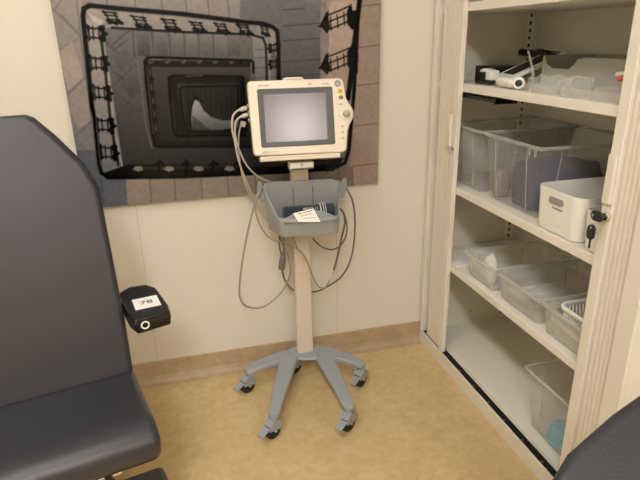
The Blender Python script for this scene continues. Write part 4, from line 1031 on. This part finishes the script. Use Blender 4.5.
# ------------------------------------------------------------------ cables
def cable(name, label, path, r, m, plug=None, cat='cable'):
    """path: (px, py, depth) along the cable"""
    P = [at(a, b, Y=y) for a, b, y in path]
    root = MB().tube(P, r, 8, 6)
    root = root.build(name, m, smooth=True); base_at(root, P[0]); root['label'] = label; root['category'] = cat
    return root, P
def plug(root, P0, p, q, r0, r1, m='plugm', name='plug'):
    MB().lathe(Vector(p)-P0, Vector(q)-Vector(p), [(r0*.8, 0), (r0, .002), (r0, (Vector(q)-Vector(p)).length*.55), (r1, (Vector(q)-Vector(p)).length)], 16).build(name, m, root, smooth=True)
c1, P = cable('sensor_cable', 'pale cable from the top left socket of the monitor, looping down behind the basket', [(244, 109, 1.66), (238, 110.5, 1.65), (233, 116, 1.65), (232, 128, 1.655), (235, 142, 1.66), (238.5, 160, 1.67), (246.5, 182, 1.70), (254, 198, 1.73), (263, 214, 1.75), (270, 224, 1.75)], .0030, 'cabw')
plug(c1, P[0], at(246.5, 108, Y=1.66), at(239, 110, Y=1.652), .0068, .0035, 'cabw')
c2, P = cable('sensor_cable', 'pale cable from the second socket of the monitor, passing behind the top of the basket', [(245, 115.5, 1.66), (240, 117, 1.655), (235.5, 123, 1.655), (235.5, 137, 1.66), (240, 152, 1.67), (248, 167, 1.69), (259, 177, 1.72), (270, 182, 1.742), (283, 186, 1.76)], .0028, 'cabw')
plug(c2, P[0], at(247.5, 114.5, Y=1.66), at(240.5, 117, Y=1.655), .0066, .0035, 'cabw')
c3, P = cable('sensor_cable', 'short pale lead with a square plug hanging behind the two monitor cables', [(243, 124, 1.69), (240, 128, 1.69), (238.5, 140, 1.70), (239.5, 158, 1.71), (243, 178, 1.73), (252, 200, 1.76), (262, 214, 1.775), (272, 226, 1.78)], .0024, 'cabw')
MB().box(-.008, .008, -.006, .006, -.008, .008, Matrix.Rotation(.3, 4, 'Y')).build('plug', 'cabw', c3, bevel=.002)
c4, P = cable('sensor_cable', 'long pale cable over the left basket hook, looping low left of the pole', [(266, 191, 1.745), (263, 187, 1.72), (260, 191, 1.69), (255, 204, 1.69), (249, 226, 1.69), (243.5, 254, 1.69), (240, 280, 1.70), (240, 297, 1.70), (246, 306, 1.71), (258, 308, 1.72), (270, 303, 1.73), (283, 290, 1.74), (290, 274, 1.75), (288.5, 258, 1.755), (284, 247, 1.76), (279, 236, 1.765)], .0034, 'cabg')
c5, P = cable('sensor_cable', 'grey cable from the left basket hook crossing the pole to a thin connector', [(264, 193, 1.745), (261, 188, 1.72), (257, 195, 1.69), (255.5, 210, 1.685), (260, 225, 1.68), (270, 238, 1.675), (284, 243, 1.675), (298, 249.5, 1.675), (306, 259, 1.675), (312, 274, 1.68), (318, 286, 1.685), (325, 287.5, 1.69), (331, 277, 1.69)], .0030, 'cabg')
plug(c5, P[0], at(330, 279.5, Y=1.69), at(333.5, 270, Y=1.69), .0048, .0035, 'pole', 'connector')
c6, P = cable('blood_pressure_hose', 'thick brown-grey hose from the cuff curving down right of the pole', [(331, 278, 1.69), (335, 266, 1.69), (339, 250, 1.69), (342, 236, 1.68), (345, 222, 1.67), (343, 212, 1.66), (337, 207.5, 1.655), (331, 209, 1.655)], .0038, 'cabb')
c7, P = cable('sensor_cable', 'brown-grey cable making a small loop under the basket right of the pole', [(313, 238, 1.70), (316, 242, 1.69), (323, 247.5, 1.69), (332, 249.5, 1.69), (340, 246, 1.69), (345.5, 237, 1.68), (347, 226, 1.67), (344, 214, 1.66), (340, 209, 1.66)], .0027, 'cabb')
c8, P = cable('mains_cable', 'long brown-grey cable over the right basket hook, sweeping low behind the pole to a plug', [(340, 192, 1.745), (343, 186, 1.72), (348, 191, 1.70), (353, 203, 1.70), (355, 222, 1.70), (353.5, 246, 1.71), (349, 264, 1.72), (341, 277, 1.74), (330, 285, 1.77), (318, 291, 1.79), (303, 292.5, 1.795), (292, 289, 1.79), (285, 280, 1.78), (281.5, 268, 1.77)], .0032, 'cabb')
plug(c8, P[0], at(281.5, 269, Y=1.77), at(283.5, 252, Y=1.765), .0115, .005, 'plugm')
c9, P = cable('mains_cable', 'pair of short dark leads hanging from the basket into the grey plug', [(279.5, 236, 1.75), (279.5, 246, 1.76), (282, 256, 1.765), (283.8, 246, 1.76), (283, 235, 1.75)], .0022, 'cabb')
c10, P = cable('sensor_cable', 'thin dark lead dropping from the basket in front of the pole', [(293, 236, 1.69), (295, 242, 1.685), (297.5, 249, 1.682)], .0018, 'cabb')

# ------------------------------------------------------------------ cuff and label in the basket
c = Vector((.397, 1.664, .6735)); cf = thing('blood_pressure_cuff', 'rolled dark teal blood pressure cuff lying in the grey basket', 'cuff', c, -.05)
def sroll(r0, r1, turns, n, x0, x1, th):
    pts = []
    for i in range(n):
        t = i/(n-1); a = 2*PI*turns*t; r = r0+(r1-r0)*t; pts.append((math.cos(a)*r, math.sin(a)*r*.78))
    m = MB(); outp = [Vector((0, y, z)) for y, z in pts]; inp = [Vector((0, y*(1-th/max(.001, math.hypot(y, z))), z*(1-th/max(.001, math.hypot(y, z))))) for y, z in pts]
    ring = outp+inp[::-1]
    m.loft([[p+Vector((x, 0, 0)) for p in ring] for x in (x0, x1)]); return m
sroll(.008, .031, 2.8, 60, -.088, .078, .0028).build('cuff_roll', 'cuff', cf, bevel=.0006)
for x, wd_ in ((.030, .003), (.040, .002), (.047, .0015)):
    m = MB(); m.loft([[Vector((x+dx, math.cos(a)*rr_, math.sin(a)*rr_*.80)) for a in [2*PI*i/32 for i in range(32)]] for dx, rr_ in ((0, .0322), (wd_, .0322), (wd_, .0306), (0, .0306))], close=True).build('cuff_stripe', 'white', cf)
Mc = lambda x, z: Matrix.Translation((x, -.0228, z)) @ Matrix.Rotation(math.radians(52), 4, 'X')
text_mesh('lettering', 'ADULT', .0105, Mc(-.010, .0150), 'white', cf, .0003)
text_mesh('lettering', '11', .0115, Mc(.018, .0140), 'white', cf, .0003)
m = MB()
for k in range(3): m.torus((0, 0, .004+.0085*k), (0, 0, 1), .034-.004*k, .0042, 36, 8)
m.tube([(.034, 0, .004), (.026, .020, .010), (-.020, .020, .014), (-.030, -.004, .0125)], .004, 8, 4)
o = m.build('coiled_hose', 'cabg', smooth=True); o.location = (.392, 1.662, .6125); tag(o, 'coiled grey hose lying under the dark cuff in the basket', 'hose')
# paper label folded over the front rim
pl_ = [at(293, 213.5, Y=1.601), at(313.5, 208.5, Y=1.601), at(316.5, 214.5, Y=1.597), at(320.5, 222, Y=1.590), at(298.5, 222, Y=1.590), at(295.5, 217.5, Y=1.597)]
me = bpy.data.meshes.new('paper_label')
c = pl_[0].copy(); th = Vector((0, -.0006, .0005))
bm = bmesh.new(); A = [bm.verts.new(p-c) for p in pl_]; B = [bm.verts.new(p-c+th) for p in pl_]
bm.faces.new((A[0], A[5], A[2], A[1])); bm.faces.new((A[5], A[4], A[3], A[2])); bm.faces.new((B[0], B[1], B[2], B[5])); bm.faces.new((B[5], B[2], B[3], B[4]))
for i in range(6): bm.faces.new((A[i], A[(i+1) % 6], B[(i+1) % 6], B[i]))
bmesh.ops.recalc_face_normals(bm, faces=bm.faces); bm.to_mesh(me); bm.free()
pp = link('paper_label', me, 'paper'); pp.location = c; tag(pp, 'small white printed paper draped over the front edge of the grey basket', 'paper')
u0 = (pl_[1]-pl_[0]); v0 = (pl_[5]-pl_[0]); nn = u0.cross(v0).normalized(); nn = nn if nn.y < 0 else -nn
for k, (a0, a1, b0) in enumerate(((.18, .38, .30), (.45, .9, .30), (.25, .8, .95), (.3, .9, 1.3))):
    if b0 < 1:
        p0 = pl_[0]+u0*a0+v0*b0; p1 = pl_[0]+u0*a1+v0*b0; dv = v0*.16
    else:
        e0 = pl_[5].lerp(pl_[4], b0-1); e1 = pl_[2].lerp(pl_[3], b0-1); p0 = e0.lerp(e1, a0); p1 = e0.lerp(e1, a1); dv = (pl_[4]-pl_[5])*.12
    MB().prism([p0-c+nn*.0009, p1-c+nn*.0009, p1+dv-c+nn*.0009, p0+dv-c+nn*.0009], nn*.0002).build('printed_line', 'ink' if k < 2 else 'knob', pp)

# ------------------------------------------------------------------ chairs
def make_chair(label, loc, rz, lean=15, arms=True, number=True, seatz=.45):
    ch = thing('treatment_chair', label, 'chair', loc, rz)
    V = Vector((0, math.sin(math.radians(lean)), math.cos(math.radians(lean)))); Nb = Vector((0, math.cos(math.radians(lean)), -math.sin(math.radians(lean))))
    O = Vector((0, 0, seatz))
    half = [(.280, -.01), (.283, .13), (.281, .452), (.259, .512), (.212, .579), (.174, .624), (.158, .632)]
    out = half+[(-x, v) for x, v in half[::-1]]
    MB().prism([O+Vector((x, 0, 0))+V*v+Nb*.002 for x, v in out], Nb*.075).build('backrest', 'leather', ch, bevel=.016, seg=4, angle=30)
    # backrest shell behind
    MB().prism([O+Vector((x*.86, 0, 0))+V*(v*.9+.03)+Nb*.0775 for x, v in out], Nb*.02).build('back_shell', 'blackpl', ch, bevel=.006)
    # seat with rolled front
    tl = math.radians(8); S = lambda s_, h: O+Vector((0, -s_*math.cos(tl)-h*math.sin(tl), s_*math.sin(tl)+h*math.cos(tl)))
    prof = [(-.05, -.004), (.0, 0), (.12, -.003), (.215, .0)]
    for i in range(1, 9): a = PI/2*i/8; prof.append((.215+.085*math.sin(a), -.050+.050*math.cos(a)))
    prof += [(.298, -.075), (.284, -.092), (.26, -.098), (-.05, -.098)]
    MB().prism([S(s_, h)+Vector((-.284, 0, 0)) for s_, h in prof], (.568, 0, 0)).build('seat', 'leather', ch, bevel=.018, seg=4, angle=60)
    # folded leg rest below the seat front
    MB().prism([(.185, -.10, .185), (.185, -.255, .215), (.185, -.245, .265), (.185, -.095, .235)], (.118, 0, 0)).build('side_pad', 'leather', ch, bevel=.015, seg=3)
    MB().box(.12, .148, -.23, -.20, .10, .375).build('support_bracket', 'pole', ch, bevel=.002)
    MB().box(.02, .17, -.23, -.10, .345, .365).build('cross_bar', 'steel', ch, bevel=.002)
    for x in (-.185, .195):
        MB().box(x-.010, x+.010, -.24, .10, .366, .384).build('seat_rail', 'chrome', ch, bevel=.003)
    MB().box(-.16, .12, -.06, .12, .30, .362).build('mechanism_box', 'blackpl', ch, bevel=.008)
    MB().cyl((0, -.05, .06), (0, -.05, .30), .045, .035, 28).build('column', 'chrome', ch, smooth=True)
    MB().loft([rrect(-.20, .20, -.16, .22, .09, .001, 6), rrect(-.20, .20, -.16, .22, .09, .03, 6), rrect(-.16, .16, -.13, .18, .08, .05, 6), rrect(-.08, .08, -.12, .04, .05, .065, 6)]).build('base_plate', 'blackpl', ch, bevel=.004)
    if arms:
        for sx in (1, -1):
            ar = thing_part('armrest', ch)
            pts = [(.296, -.020), (.383, -.010), (.388, .020), (.382, .150), (.362, .182), (.316, .188), (.280, .160), (.284, .02)]
            m = MB(); A = [Vector((x*sx, y, .592)) for x, y in pts]; cxm = Vector((.3455*sx, .08, 0))
            lo = [Vector((cxm.x+(p.x-cxm.x)*.90, p.y*.98, .556)) for p in A]; mid = [Vector((p.x, p.y, .580)) for p in A]; top = [Vector((cxm.x+(p.x-cxm.x)*.93, p.y+(.004 if p.y < .05 else -.006), .594)) for p in A]
            arm = m.loft([lo, mid, top]).build('armrest', 'blackgl', ch, bevel=.004, seg=3, angle=20)
            MB().box(min(.272*sx, .292*sx), max(.272*sx, .292*sx), .105, .128, .556, .570).build('arm_bracket', 'white', arm)
            MB().box(min(.20*sx, .300*sx), max(.20*sx, .300*sx), .135, .160, .560, .572).build('arm_bracket', 'white', arm)
            MB().torus((.319*sx, -.0228, .578), (0, -1, .12), .0083, .0019, 28, 8).build('ring_plate', 'white', arm, smooth=True)
            if number and sx == 1:
                Mp = Matrix.Translation((.3400, .062, .5946)) @ Matrix.Rotation(-.02, 4, 'Z')
                pl = MB().box(-.0305, .0305, -.031, .031, 0, .0009, Mp).build('number_plate', 'paper', arm)
                text_mesh('lettering', '78', .026, Mp @ Matrix.Translation((0, 0, .0011)) @ Matrix.Scale(1.25, 4, (1, 0, 0)), 'inkb', pl, .0002)
    return ch
def thing_part(n, p): return None
make_chair('charcoal leatherette treatment chair at the left with a numbered black armrest', (-.434, 1.155, 0), math.radians(12.88))
make_chair('reclined charcoal leatherette chair at the lower right, only its padded corner in view', (.351, -.047, 0), math.radians(-40), lean=60, arms=False)
